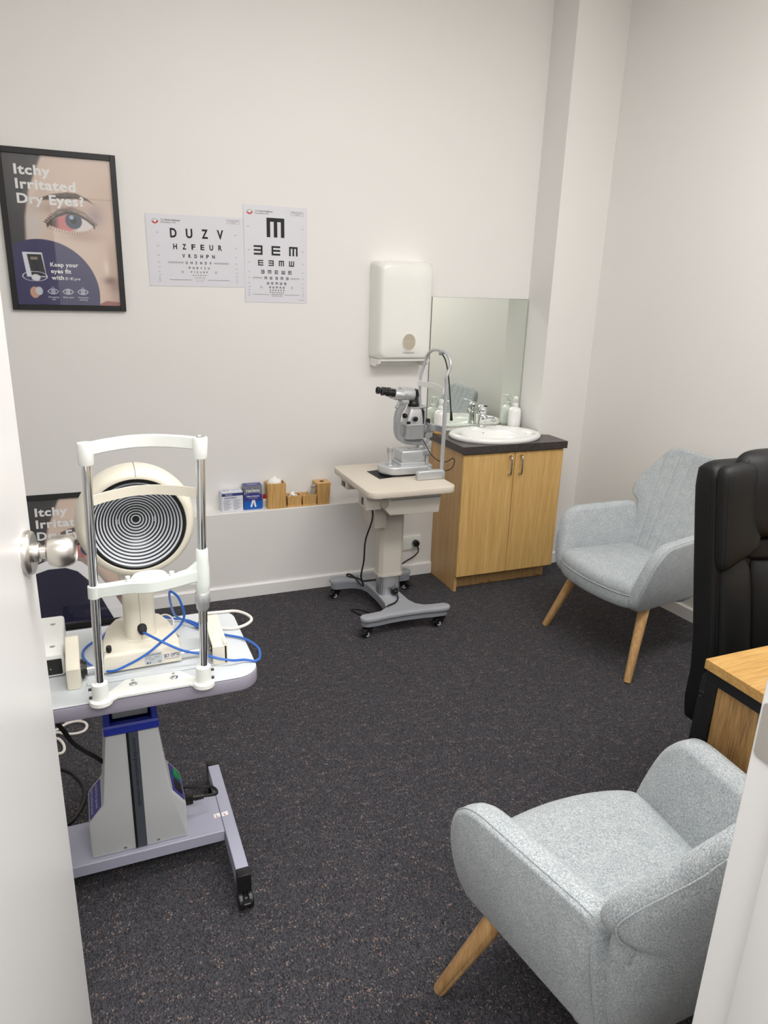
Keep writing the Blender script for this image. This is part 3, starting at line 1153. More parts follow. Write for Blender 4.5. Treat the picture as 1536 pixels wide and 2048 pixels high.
# ------------------------------------------------------------------ ledge things
LZ = 0.452


def carton(name, label, x0, x1, y0, y1, h, ry=0.0):
    t = thing(name, label, 'carton', ((x0 + x1) / 2, (y0 + y1) / 2, LZ), ry)
    return t


nb = carton('needle_carton', 'low white and blue carton of needles at the left end of the ledge', .567, .673, 3.402, 3.455, .095, 0.03)
w, d, h_ = .104, .052, .100
b = B().box(-w / 2, w / 2, -d / 2, d / 2, 0.0003, h_, 0.001, 1)
obj('box_body', b, BOXWHITE, nb, local=True)
fr = Matrix.Translation((0, -d / 2 - .0003, 0)) @ Matrix.Rotation(PI / 2, 4, 'X')
b = B().quad([(-w / 2, .079, 0), (w / 2, .079, 0), (w / 2, .093, 0), (-w / 2, .093, 0)], fr, mi=0)
b.text('TERUMO', fr @ Matrix.Translation((-.036, .083, .0002)), 0.0052, .036, bold=.02, mi=1)
b.text('AGANI NEEDLE', fr @ Matrix.Translation((-.040, .066, .0002)), 0.0075, .060, bold=.02, mi=0)
for k in range(9):
    z = .057 - k * .006
    for xa in (-.044, .004):
        b.quad([(xa, z, .0002), (xa + .036 - .006 * (k % 3), z, .0002), (xa + .036 - .006 * (k % 3), z + .0016, .0002), (xa, z + .0016, .0002)], fr, mi=2)
tp = Matrix.Translation((0, 0, h_ + .0004))
b.text('AGANI', tp @ Matrix.Translation((-.045, .004, 0)), .011, .036, bold=.02, mi=0)
b.text('NEEDLE', tp @ Matrix.Translation((.0, .004, 0)), .009, .040, mi=0)
b.text('TERUMO', tp @ Matrix.Translation((-.045, -.016, 0)), .007, .030, mi=2)
obj('box_print', b, [INKB, INKW, INKG], nb, local=True)

sb = carton('saline_carton', 'blue and grey carton of saline solution next to the needle carton', .679, .769, 3.405, 3.455, .125, -0.02)
w, d, h_ = .090, .050, .124
obj('box_body', B().box(-w / 2, w / 2, -d / 2, d / 2, 0.0003, h_, 0.001, 1), BOXGREY, sb, local=True)
fr = Matrix.Translation((0, -d / 2 - .0003, 0)) @ Matrix.Rotation(PI / 2, 4, 'X')
b = B()
arc = [(-w / 2 + w * k / 16, .076 + .010 * math.sin(PI * k / 16)) for k in range(17)]
b.prism([(-w / 2, 0.001), (w / 2, 0.001), *reversed(arc)], 0, .0002, fr, mi=0)
b.prism([(-w / 2, 0.044), (w / 2, 0.044), *reversed(arc)], .0001, .0004, fr, mi=1)
b.text('reclens', fr @ Matrix.Translation((0, .091, .0004)), .016, .066, 'C', .02, mi=2)
b.text('Saline Solution', fr @ Matrix.Translation((0, .066, .0006)), .0075, .064, 'C', .02, mi=2)
b.text('30 x 15mL ampoules', fr @ Matrix.Translation((0, .058, .0006)), .004, .044, 'C', mi=2)
for x, a in ((-.006, 0.28), (.008, -0.22)):
    c, s = math.cos(a), math.sin(a)
    R2 = Matrix.Translation((x, .030, .0006)) @ Matrix.Rotation(-a, 4, 'Z')
    b.prism(rrect(-.0045, .0045, -.018, .020, .004), 0, .0002, fr @ R2, mi=2)
tpm = Matrix.Translation((0, 0, h_ + .0004))
b.quad([(-w / 2 + .001, -d / 2 + .001, 0), (w / 2 - .001, -d / 2 + .001, 0), (w / 2 - .001, d / 2 - .001, 0), (-w / 2 + .001, d / 2 - .001, 0)], tpm, mi=1)
b.text('reclens', tpm @ Matrix.Translation((0, -.006, .0003)), .012, .050, 'C', .02, mi=2)
obj('box_print', b, [BOXBLUE, BOXNAVY, INKW], sb, local=True)

dr = thing('drops_bottle', 'tiny white dropper bottle with a red cap on the ledge', 'bottle', (.786, 3.430, LZ))
b = B().lathe([(.0, .0003), (.0095, .0003), (.0105, .002), (.0105, .040), (.009, .044), (.006, .046), (.0, .046)], 20)
obj('bottle', b, WHITEP, dr, local=True)
obj('cap', B().lathe([(.0075, .046), (.0075, .060), (.004, .068), (.0, .069)], 16), RED, dr, local=True)
b = B()
for k in range(6):
    a0, a1 = -2.3, -.9
    z = .008 + k * .005
    b.rings([[(.0108 * math.cos(a0 + (a1 - a0) * j / 6), .0108 * math.sin(a0 + (a1 - a0) * j / 6), z) for j in range(7)],
             [(.0108 * math.cos(a0 + (a1 - a0) * j / 6), .0108 * math.sin(a0 + (a1 - a0) * j / 6), z + .0014) for j in range(7)]], cap=False, closed=False)
obj('bottle_label', b, INKG, dr, local=True)


def open_box(b, x0, x1, y0, y1, z0, z1, t, taper=0.0):
    """open topped wooden box, wider at the top by taper"""
    def ring(ins, z, k):
        g = taper * k
        return [(x0 + ins - g, y0 + ins - g, z), (x1 - ins + g, y0 + ins - g, z), (x1 - ins + g, y1 - ins + g, z), (x0 + ins - g, y1 - ins + g, z)]
    return b.rings([ring(0, z0, 0), ring(0, z1, 1), ring(t, z1, 1), ring(t, z0 + t, 0)])


bt = thing('bamboo_box', 'tall open bamboo box holding crumpled tissue', 'box', (.840, 3.418, LZ), -0.03)
obj('box_walls', open_box(B(), -.046, .046, -.036, .036, .0003, .130, .006), BAMBOO, bt, local=True, sharp=20)
ti = thing('tissue_wad', 'white tissue wad poking out of the tall bamboo box', 'tissue', (.837, 3.418, LZ))
rng = random.Random(5)
b = B()
rings = []
for j, (r_, z) in enumerate(((.020, .085), (.030, .110), (.034, .128), (.030, .138), (.020, .146), (.010, .154), (.003, .160))):
    rings.append([(r_ * (1 + .35 * (rng.random() - .5)) * math.cos(2 * PI * k / 14), .8 * r_ * (1 + .35 * (rng.random() - .5)) * math.sin(2 * PI * k / 14), z + .008 * (rng.random() - .5)) for k in range(14)])
b.rings(rings)
obj('tissue_paper', b, TISSUE, ti, local=True, sharp=50)

tr1 = thing('bamboo_tray', 'small bamboo tray filled with crumpled white swabs', 'tray', (.932, 3.415, LZ))
obj('tray_walls', open_box(B(), -.034, .034, -.026, .026, .008, .058, .005, .004), BAMBOO, tr1, local=True, sharp=20)
obj('tray_foot', B().box(-.038, .038, -.030, .030, .0003, .008, .001, 1), BAMBOO, tr1, local=True)
sw = thing('swab_pile', 'folded white swabs lying in the left small bamboo tray', 'swabs', (.932, 3.415, LZ))
b = B()
for k, (x, y, a, tl) in enumerate(((-.012, 0, .4, .5), (.010, .004, -.5, -.4), (.018, -.006, .2, .7), (-.002, -.004, -1.1, .2), (-.006, .010, .9, -.6))):
    b.box(-.013, .013, -.009, .009, -.003, .003, .002, 1, Matrix.Translation((x * .75, y * .6, .046 + .004 * k)) @ Matrix.Rotation(a, 4, 'Z') @ Matrix.Rotation(tl, 4, 'Y'))
obj('swabs', b, TISSUE, sw, local=True)
sw2 = sw
tr2 = thing('bamboo_tray', 'small bamboo tray holding upright sealed sachets', 'tray', (1.010, 3.414, LZ))
obj('tray_walls', open_box(B(), -.034, .034, -.026, .026, .008, .058, .005, .004), BAMBOO, tr2, local=True, sharp=20)
obj('tray_foot', B().box(-.038, .038, -.030, .030, .0003, .008, .001, 1), BAMBOO, tr2, local=True)
SACHET = M('sachet_film', hx(214, 208, 196), 0.3, coat=0.4)
SEAL = M('sachet_seal', hx(170, 160, 140), 0.4)
for k in range(4):
    s = thing('sealed_sachet', ['slim clear sachet standing leftmost in the right small bamboo tray', 'slim clear sachet second from the left in the right small bamboo tray',
                                'slim clear sachet third from the left in the right small bamboo tray', 'slim clear sachet nearest the lidded bamboo box'][k], 'sachet',
              (.994 + k * .009, 3.414, LZ + .016))
    s['group'] = 'sachets in the bamboo tray'
    Ms = Matrix.Rotation(0.42 - k * .03, 4, 'Y') @ Matrix.Rotation(.1 * (k - 1.5), 4, 'Z')
    obj('pouch', B().prism([(-.011, .0), (.011, .0), (.011, .085 + .004 * k), (-.011, .085 + .004 * k)], -.0012, .0012, Ms @ Matrix.Rotation(PI / 2, 4, 'X') @ Matrix.Rotation(PI / 2, 4, 'Y'), .0005, 1), SACHET, s, local=True)
    obj('seal_band', B().box(-.0016, .0016, -.011, .011, .078, .085, M4=Ms), SEAL, s, local=True)
lb = thing('lidded_bamboo_box', 'bamboo box with a lid that has a finger hole at the ledge end', 'box', (1.084, 3.418, LZ))
b = B().rings([[(-.031, -.032, .0003), (.031, -.032, .0003), (.031, .032, .0003), (-.031, .032, .0003)],
               [(-.036, -.036, .108), (.036, -.036, .108), (.036, .036, .108), (-.036, .036, .108)]])
obj('box_walls', b, BAMBOO, lb, local=True, sharp=20)
lid = obj('lid', B().box(-.038, .038, -.038, .038, .108, .116, .001, 1), BAMBOO, lb, local=True)
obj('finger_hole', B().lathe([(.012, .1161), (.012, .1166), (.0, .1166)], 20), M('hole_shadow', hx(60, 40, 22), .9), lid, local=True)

# ------------------------------------------------------------------ vanity
va = thing('vanity_cabinet', 'two-door beech cabinet with steel handles under the white basin', 'cabinet', (2.01, 3.22, 0))
VX0, VX1 = 1.712, 2.308
b = B()
b.box(VX0, VX0 + .016, 3.088, 3.372, 0.0005, .752)
b.box(VX0, VX0 + .016, 3.372, 3.458, 0.456, .752)
obj('side_panel', b, BEECH_SIDE, va)
obj('side_panel', B().box(VX1 - .016, VX1, 3.088, 3.252, 0.085, .752), BEECH_SIDE, va)
cb = B().box(VX0 + .016, VX1 - .016, 3.095, 3.36, .085, .100).box(VX0 + .016, VX1 - .016, 3.36, 3.372, .085, .750)
obj('carcass', cb, BEECH_SIDE, va)
kick = obj('toe_kick', B().box(VX0 + .002, VX1 - .002, 3.139, 3.155, 0.0005, .088), BEECH_SIDE, va)
rng = random.Random(11)
b = B()
for e0, e1, fn in ((VX0 + .002, VX1 - .002, lambda t, z, o: (t, 3.139 - o, z)), (3.10, 3.37, lambda t, z, o: (VX0 - o, t, z))):
    n = 40
    lo_, hi = [], []
    for k in range(n + 1):
        t = e0 + (e1 - e0) * k / n
        lo_.append(fn(t, 0.0006, .0006))
        hi.append(fn(t, 0.002 + .011 * rng.random() ** 3, .0006))
    b.rings([lo_, hi], cap=False, closed=False)
obj('chipped_edge', b, WORNWOOD, kick, label='chipped and stained bottom edge')
for x0, x1, hx_ in ((1.713, 2.0085, 1.978), (2.0115, 2.307, 2.042)):
    dr_ = obj('door', B().box(x0, x1, 3.068, 3.086, .090, .746, .0012, 1), BEECH, va)
    b = B().tube([(hx_, 3.068, .632), (hx_, 3.050, .634), (hx_, 3.044, .642), (hx_, 3.042, .66), (hx_, 3.042, .70), (hx_, 3.044, .718), (hx_, 3.050, .726), (hx_, 3.068, .728)], .0055, 12)
    obj('handle', b, SATIN, dr_)
ct = thing('vanity_counter', 'dark stone-look laminate countertop around the basin', 'countertop', (2.0, 3.25, .752))
outer = [(1.700, 3.054), (2.318, 3.054), (2.318, 3.262), (2.2605, 3.2515), (2.2605, 3.4595), (1.700, 3.4595)]
hcx, hcy = 1.992, 3.2525


def ray_hit(t):
    dx, dy = math.cos(t), math.sin(t)
    best = None
    for k in range(len(outer)):
        (x0, y0), (x1, y1) = outer[k], outer[(k + 1) % len(outer)]
        ex, ey = x1 - x0, y1 - y0
        den = dx * ey - dy * ex
        if abs(den) < 1e-9:
            continue
        s = ((x0 - hcx) * ey - (y0 - hcy) * ex) / den
        u_ = ((x0 - hcx) * dy - (y0 - hcy) * dx) / den
        if s > 0 and -1e-6 <= u_ <= 1 + 1e-6 and (best is None or s < best):
            best = s
    return (hcx + dx * best, hcy + dy * best)


angs = sorted([2 * PI * k / 72 for k in range(72)] + [math.atan2(y - hcy, x - hcx) % (2 * PI) for x, y in outer])
po = [ray_hit(t) for t in angs]
pi_ = [(hcx + .232 * math.cos(t), hcy + .170 * math.sin(t)) for t in angs]
b = B().rings([flat(po, .7525), flat(po, .790), flat(pi_, .790), flat(pi_, .7525)], loop=True)
obj('countertop', b, LAMINATE, ct)

# oval drop-in basin
bs = thing('wash_basin', 'oval white ceramic drop-in basin in the dark countertop', 'basin', (1.992, 3.25, .79))
bx, by = 1.992, 3.2525
prof = [(.252, .190, .7905), (.257, .195, .797), (.257, .195, .805), (.252, .190, .812), (.240, .180, .8155), (.222, .160, .8145), (.205, .140, .8110), (.197, .132, .803),
        (.190, .126, .785), (.172, .112, .745), (.135, .085, .705), (.075, .048, .690), (.022, .022, .688), (.001, .001, .688)]
rings = []
for a, c, z in prof:
    dy = 0 if z > .8135 or a > .225 else -0.022
    rings.append([(bx + a * math.cos(2 * PI * k / 64), by + dy + c * math.sin(2 * PI * k / 64), z) for k in range(64)])
obj('bowl', B().rings(rings, cap=False), CERAMIC, bs, sharp=60)
obj('drain', B().lathe([(.0, .6885), (.02, .6885), (.022, .691), (.014, .6915), (.0, .690)], 24, Matrix.Translation((bx, by - .022, 0))), CHROME, bs)
obj('overflow_marks', B().prism(ellipse(0, 0, .005, .0022, 12), 0, .0006, Matrix.Translation((bx - .01, by + .1035, .790)) @ Matrix.Rotation(1.2, 4, 'X')), INKG, bs)

# mixer tap
tpx, tpy = 1.992, 3.405
tap = thing('mixer_tap', 'chrome mixer tap on the back rim of the basin', 'tap', (tpx, tpy, .815))
b = B()
rings = []
for r_, z, ox, oy in ((.0245, .8145, 0, 0), (.025, .819, 0, 0), (.0225, .823, 0, 0), (.021, .84, 0, -.002), (.0205, .862, .0, -.004), (.022, .874, 0, -.006), (.021, .884, 0, -.004), (.016, .889, 0, -.003), (.001, .890, 0, -.003)):
    rings.append([(tpx + ox + r_ * math.cos(2 * PI * k / 28), tpy + oy + r_ * math.sin(2 * PI * k / 28), z) for k in range(28)])
obj('body', b.rings(rings), CHROME, tap, sharp=50)
sdir = Vector((.30, -1, 0)).normalized()
p0 = Vector((tpx, tpy - .004, .852))
b = B().tube([p0, p0 + sdir * .025 + Vector((0, 0, .010)), p0 + sdir * .055 + Vector((0, 0, .020)), p0 + sdir * .082 + Vector((0, 0, .022)), p0 + sdir * .094 + Vector((0, 0, .017))], [.018] * 4 + [.016] * 8 + [.0125] * 30, 16)
sp = obj('spout', b, CHROME, tap)
q = p0 + sdir * .088 + Vector((0, 0, .014))
obj('aerator', B().cyl(q + Vector((0, 0, .004)), q - Vector((0, 0, .016)), .0125, n=20, bev=.002), CHROME, sp)
b = B()
rings = []
for r_, z, s in ((.020, .8895, 0), (.0235, .893, 0), (.0245, .908, .001), (.0235, .921, .003), (.019, .930, .006), (.010, .935, .008), (.001, .9365, .008)):
    rings.append([(tpx - sdir.x * s + r_ * math.cos(2 * PI * k / 28), tpy - .004 - sdir.y * s + r_ * math.sin(2 * PI * k / 28), z) for k in range(28)])
lv = obj('lever_cap', b.rings(rings), CHROME, tap, sharp=50)
l0 = Vector((tpx, tpy - .006, .930))
ld = Vector((-.35, -1, 0)).normalized()
obj('lever', B().ribbon([l0, l0 + ld * .025 + Vector((0, 0, .006)), l0 + ld * .055 + Vector((0, 0, .012)), l0 + ld * .078 + Vector((0, 0, .012))], .006, .018, (0, 0, 1)), CHROME, lv)


def soap(x, y, z, label, turn):
    t = thing('soap_bottle', label, 'soap dispenser', (x, y, z), turn, 'soap bottles on the vanity')
    obj('bamboo_base', B().lathe([(.0, .0003), (.0345, .0003), (.0355, .002), (.0355, .012), (.0345, .0135), (.0, .0135)], 36), BAMBOO, t, local=True)
    obj('bottle', B().lathe([(.0, .0136), (.034, .0136), (.0355, .016), (.036, .03), (.036, .095), (.0345, .108), (.030, .117), (.020, .123), (.0155, .126), (.0, .126)], 40), MINTP if False else CERAMIC, t, local=True)
    obj('collar', B().lathe([(.0155, .1262), (.016, .128), (.016, .140), (.0145, .142), (.0115, .143), (.0115, .150), (.0, .150)], 28), WHITEP, t, local=True)
    b = B().lathe([(.0055, .150), (.0055, .158), (.0115, .1585), (.012, .160), (.012, .179), (.0105, .182), (.0, .1825)], 24)
    b.tube([(.004, 0, .173), (.022, 0, .174), (.036, 0, .1735), (.041, 0, .171)], .0048, 10)
    obj('pump', b, WHITEP, t, local=True)
    return t


soap(2.211, 3.418, .790, 'white soap pump bottle in the corner at the right of the tap', -PI / 2 - .35)
soap(1.742, 3.408, .790, 'white soap pump bottle at the left end of the counter behind the chinrest posts', -.4)
plug_ = thing('basin_stopper', 'small round white stopper on the basin rim right of the tap', 'stopper', (2.105, 3.395, .8125))
obj('stopper', B().lathe([(.0, .0002), (.018, .0002), (.019, .002), (.018, .005), (.006, .006), (.0, .006)], 24), CERAMIC, plug_, local=True)

# ------------------------------------------------------------------ castors


def castor(parent, x, y, ztop, r, ang, lever=True, wheel_w=.018, rim=True):
    """swivel castor: stem, fork, wheel; rolls on z=0"""
    Mc = Matrix.Translation((x, y, 0)) @ Matrix.Rotation(ang, 4, 'Z')
    off = -.016
    b = B()
    b.lathe([(.0, ztop - .012), (.017, ztop - .012), (.017, ztop), (.0, ztop)], 18, Mc)
    for s in (-1, 1):
        prof = [(-.022 + off, r * .8), (.016 + off, r * .75), (.022, ztop - .012), (-.020, ztop - .012), (-.030 + off, r * 1.35)]
        y0 = s * (wheel_w / 2 + .003)
        b.prism(prof, -.0025, .0025, Mc @ Matrix.Translation((0, y0, 0)) @ Matrix(((1, 0, 0, 0), (0, 0, -1, 0), (0, 1, 0, 0), (0, 0, 0, 1))))
    b.box(-.022, .020, -wheel_w / 2 - .005, wheel_w / 2 + .005, ztop - .018, ztop - .011, M4=Mc)
    if lever:
        b.box(-.052, -.018, -.012, .012, r * 1.55, r * 1.55 + .005, .001, 1, Mc @ Matrix.Rotation(-.15, 4, 'Y'))
    c = obj('castor', b, BLACK, parent)
    w = Matrix.Translation((x, y, 0)) @ Matrix.Rotation(ang, 4, 'Z') @ Matrix.Translation((off, 0, r + .0004)) @ Matrix.Rotation(PI / 2, 4, 'X')
    wb = B().lathe([(.0, -wheel_w / 2), (r * .9, -wheel_w / 2), (r, -wheel_w / 2 + .003), (r, wheel_w / 2 - .003), (r * .9, wheel_w / 2), (.0, wheel_w / 2)], 28, w)
    wh = obj('wheel', wb, RUBBER, c)
    if rim:
        rb = B()
        for s in (-1, 1):
            rb.lathe([(r * .42, s * (wheel_w / 2 + .0003)), (r * .42, s * (wheel_w / 2 + .0032)), (r * .72, s * (wheel_w / 2 + .0032)), (r * .72, s * (wheel_w / 2 + .0003))], 24, w)
            rb.lathe([(.0, s * (wheel_w / 2 + .001)), (.006, s * (wheel_w / 2 + .001)), (.005, s * (wheel_w / 2 + .006)), (.0, s * (wheel_w / 2 + .006))], 12, w)
        obj('wheel_rim', rb, LABELGREY, c)
    return c


# ------------------------------------------------------------------ slit lamp table
st = thing('instrument_table', 'beige instrument table on a grey wheeled base beside the vanity', 'table', (1.287, 2.985, 0))
SX, SY, TZ = 1.287, 2.985, .690
ring_pts = rrect(1.085, 1.512, 2.745, 3.255, .045, 8)
obj('table_top', B().prism(ring_pts, TZ - .030, TZ, r=.005, seg=2), BEIGE, st)


def arm_outline():
    """H-shaped plate with rounded toes, front arm towards the viewer"""
    q = []
    # quarter listed for +x,+y then mirrored; dims relative to the centre
    a = [(.056, 0.0), (.062, .12), (.078, .165), (.110, .190), (.150, .197), (.195, .199)]
    toe = [(.195 + .030 * math.sin(t), .229 - .030 * math.cos(t)) for t in [PI * k / 10 for k in range(1, 11)]]
    b_ = [(.150, .258), (.090, .250), (.0, .246)]
    qq = a + toe + b_
    pts = [(x, y) for x, y in qq] + [(-x, y) for x, y in reversed(qq[:-1])]
    pts = pts[:-1] + [(-x, -y) for x, y in qq] + [(x, -y) for x, y in reversed(qq[:-1])]
    pts = pts[:-1]
    return [(SX + x, SY + y) for x, y in pts]


ao = arm_outline()
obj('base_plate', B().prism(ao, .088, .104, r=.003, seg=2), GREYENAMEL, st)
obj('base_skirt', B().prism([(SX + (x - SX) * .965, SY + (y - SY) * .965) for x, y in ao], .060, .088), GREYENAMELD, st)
for cx_, cy_, an in ((1.105, 2.765, .5), (1.470, 2.760, .3), (1.102, 3.215, .4), (1.470, 3.215, PI - .8)):
    castor(st, cx_, cy_, .062, .023, an)
obj('plate_cap', B().lathe([(.0, .1042), (.012, .1042), (.012, .1055), (.0, .1058)], 20, Matrix.Translation((1.302, 2.885, 0))), NAVYP if False else M('lilac_cap', hx(176, 172, 208), .5), st)


def oct_col(hw, hd, ch, z0, z1):
    p = [(-hw + ch, -hd), (hw - ch, -hd), (hw, -hd + ch), (hw, hd - ch), (hw - ch, hd), (-hw + ch, hd), (-hw, hd - ch), (-hw, -hd + ch)]
    return B().prism([(SX + x, SY + y) for x, y in p], z0, z1)


b = oct_col(.064, .046, .016, .2035, .215)
b2 = oct_col(.061, .043, .016, .215, .60)
obj('outer_column', b2, BEIGED, st, sharp=20)
obj('column_collar', b, BEIGED, st, sharp=20)
ic = oct_col(.053, .036, .014, .1045, .2035)
inner = obj('inner_column', ic, ALU, st, sharp=20)
b = B()
for x in (-.046, -.038, -.030, .030, .038):
    b.box(SX + x - .0012, SX + x + .0012, SY - .0375, SY - .0360, .106, .2035)
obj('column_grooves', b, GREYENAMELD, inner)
# drawer housing under the top, bevelled underside
XZ = Matrix(((1, 0, 0, 0), (0, 0, 1, 0), (0, 1, 0, 0), (0, 0, 0, 1)))
b = B().prism([(1.150, .660), (1.158, .620), (1.205, .565), (1.448, .558), (1.455, .640), (1.458, .660)], 2.795, 3.17, XZ, .004, 2)
obj('drawer_housing', b, BEIGED, st)
b = B().prism([(1.206, .637), (1.212, .6325), (1.4515, .6325), (1.4515, .637)], 2.7925, 2.80, XZ)
obj('drawer_line', b, GREYENAMELD, st)
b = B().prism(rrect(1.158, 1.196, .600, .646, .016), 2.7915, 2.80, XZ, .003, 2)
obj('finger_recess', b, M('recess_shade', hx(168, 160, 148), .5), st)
# switch boxes under the left edge
b = B().box(1.092, 1.165, 2.80, 2.90, .595, .660, .004, 2)
s1 = obj('switch_box', b, BEIGED, st)
obj('rocker_switch', B().box(1.0895, 1.0925, 2.835, 2.858, .612, .645, .001, 1), BLACK, s1)
b = B().box(1.087, 1.15, 3.04, 3.13, .625, .660, .003, 2)
s2 = obj('socket_box', b, BEIGED, st)
b = B().box(1.0845, 1.088, 3.065, 3.105, .633, .655, .001, 1)
obj('socket', b, BLACK, s2)
obj('motor_box', B().box(1.168, 1.228, 2.885, 3.03, .475, .60, .004, 2), BEIGED, st)
# mains plug at the foot of the column
b = B().box(1.288, 1.320, 2.926, 2.949, .112, .140, .004, 2).box(1.294, 1.314, 2.918, 2.927, .117, .134, .002, 1)
obj('inlet_plug', b, BLACK, st)

# power lead of the slit lamp table
b = B().tube([(1.170, 2.93, .595), (1.160, 2.895, .52), (1.132, 2.90, .42), (1.126, 2.90, .32), (1.118, 2.91, .24), (1.165, 3.00, .150), (1.185, 3.09, .112), (1.192, 3.20, .108),
              (1.176, 3.235, .112), (1.160, 3.228, .112), (1.172, 3.205, .110), (1.20, 3.175, .111), (1.214, 3.135, .110), (1.25, 3.135, .108), (1.29, 3.125, .109), (1.30, 3.060, .112), (1.30, 3.028, .118)], .0042, 8)
obj('power_lead', b, BLACKCABLE, st)
b = B().tube([(1.304, 2.926, .122), (1.305, 2.905, .116), (1.298, 2.880, .110), (1.268, 2.845, .109), (1.225, 2.825, .108), (1.205, 2.835, .085), (1.198, 2.88, .03), (1.20, 2.93, .0055), (1.19, 2.99, .0052), (1.15, 3.04, .0052), (1.12, 3.04, .0052), (1.14, 2.99, .0052), (1.165, 2.90, .0055)], .0042, 8)
obj('power_lead', b, BLACKCABLE, st)
wp = thing('wall_plug', 'round black plug with its lead in the white wall socket', 'plug', (1.606, 3.36, .19))
b = B().lathe([(.0, 0), (.017, 0), (.0185, .004), (.0185, .022), (.014, .030), (.0, .031)], 24, Matrix.Translation((1.605, 3.3622, .194)) @ Matrix.Rotation(PI / 2, 4, 'X'))
obj('plug_body', b, BLACK, wp)
b = B().tube([(1.607, 3.338, .184), (1.612, 3.332, .165), (1.606, 3.325, .148), (1.575, 3.315, .130), (1.53, 3.305, .115), (1.49, 3.30, .095), (1.46, 3.31, .06), (1.43, 3.315, .02), (1.39, 3.31, .0055), (1.30, 3.29, .0052)], .0042, 8)
obj('lead', b, BLACKCABLE, wp)

# ------------------------------------------------------------------ slit lamp
mt = thing('table_mat', 'thin black square mat under the slit lamp', 'mat', (1.33, 3.0, TZ))
b = B().prism([(1.215, 2.955), (1.338, 2.978), (1.338, 3.12), (1.208, 3.10)], TZ + .0003, TZ + .0018)
obj('mat', b, RUBBER, mt)
sl = thing('slit_lamp', 'silver slit lamp microscope with black eyepieces on the beige table', 'slit lamp', (1.36, 3.03, TZ))
YC = 3.03
# base with one rounded end, cross slide and axle
pts = [(1.455, YC - .075), (1.455, YC + .075)] + [(1.315 - .075 * math.sin(t), YC + .075 * math.cos(t)) for t in [PI * k / 16 for k in range(17)]]
obj('base', B().prism(list(reversed(pts)), TZ + .010, TZ + .048, r=.007, seg=3), SILVER, sl)
obj('base_slider', B().prism([(1.35 + (x - 1.35) * .9, YC + (y - YC) * .85) for x, y in reversed(pts)], TZ + .002, TZ + .011), RUBBER, sl)
b = B().box(1.450, 1.498, YC - .05, YC + .05, TZ + .006, TZ + .046, .008, 3)
obj('axle_housing', b, SILVERD, sl)
ax_ = B().cyl((1.478, YC - .125, TZ + .024), (1.478, YC + .125, TZ + .024), .0085, n=20)
obj('axle', ax_, CHROME, sl)
jx, jy = 1.291, YC - .01
js = B().lathe([(.0, .0), (.010, .0), (.010, .003), (.0068, .006), (.0072, .014), (.0095, .030), (.0128, .046), (.0136, .052), (.0138, .073), (.0125, .078), (.0, .079)], 24, Matrix.Translation((jx, jy, TZ + .056)))
joy = obj('joystick', js, SILVER, sl)
b = B()
for k in range(24):
    a = 2 * PI * k / 24
    b.box(-.0007, .0007, .0125, .0145, .052, .072, M4=Matrix.Translation((jx, jy, TZ + .056)) @ Matrix.Rotation(a, 4, 'Z'))
obj('grip_ribs', b, SILVERD, joy)
obj('joystick_boot', B().lathe([(.0, 0), (.022, 0), (.020, .004), (.010, .009), (.0, .009)], 24, Matrix.Translation((jx, jy, TZ + .048))), SILVERD, sl)
b = B().box(1.335, 1.447, YC - .050, YC + .050, TZ + .062, TZ + .118, .008, 3)
blk = obj('slide_block', b, SILVER, sl)
obj('slide_block_foot', B().box(1.328, 1.454, YC - .056, YC + .056, TZ + .047, TZ + .063, .004, 2), SILVER, sl)
obj('block_mark', B().box(1.385, 1.402, YC - .004, YC + .004, TZ + .1180, TZ + .1188), INKG, blk)
# swivel column at the patient side
b = B().box(1.445, 1.500, YC - .022, YC + .022, TZ + .082, TZ + .115, .008, 3)
obj('pivot_arm', b, SILVERD, sl)
b = B().cyl((1.487, YC, TZ + .03), (1.487, YC, TZ + .215), .0105, n=20).cyl((1.487, YC, TZ + .110), (1.487, YC, TZ + .150), .020, n=24, bev=.003)
b.cyl((1.487, YC, TZ + .168), (1.487, YC, TZ + .215), .022, n=24, bev=.004)
obj('pivot_column', b, SILVER, sl)
b = B().box(1.452, 1.505, YC - .024, YC + .024, TZ + .195, TZ + .232, .006, 2)
pivot_block = B().box(1.452, 1.476, YC - .018, YC + .018, TZ + .150, TZ + .168, .004, 2)
obj('pivot_block', pivot_block, SILVER, sl)
obj('pivot_bracket', b, SILVERD, sl)
# microscope arm: flat curved bar from the column round under the lamp, up to the head
path = [(1.485, YC, TZ + .150), (1.43, YC, TZ + .146), (1.378, YC, TZ + .152), (1.344, YC, TZ + .168), (1.328, YC, TZ + .198), (1.325, YC, TZ + .235), (1.326, YC, TZ + .270), (1.333, YC, TZ + .296), (1.349, YC, TZ + .322), (1.353, YC, TZ + .335)]
b = B().ribbon(path, .040, .024, (0, 1, 0))
obj('microscope_arm', b, SILVERD, sl)
# microscope head: eyepieces point left and slightly towards the viewer
hd = Vector((-1, -.06, .125)).normalized()
hc = Vector((1.392, YC, 1.062))


def along(p, q, rs, n=28, mi=0, bb=None):
    p, q = Vector(p), Vector(q)
    d = q - p
    L = d.length
    M4 = Matrix.Translation(p) @ d.to_track_quat('Z', 'Y').to_matrix().to_4x4()
    return (bb or B()).lathe([(r_, L * t) for r_, t in rs], n, M4)


b = along(hc + Vector((.012, 0, 0)), hc + hd * .062, [(.0, 0), (.020, 0), (.027, .05), (.030, .14), (.0305, .5), (.0305, .62), (.0295, .63), (.0295, 1.0), (.0, 1.0)])
head = obj('microscope_head', b, SILVER, sl)
b = B()
sd = Vector((.06, -1, 0)).normalized()
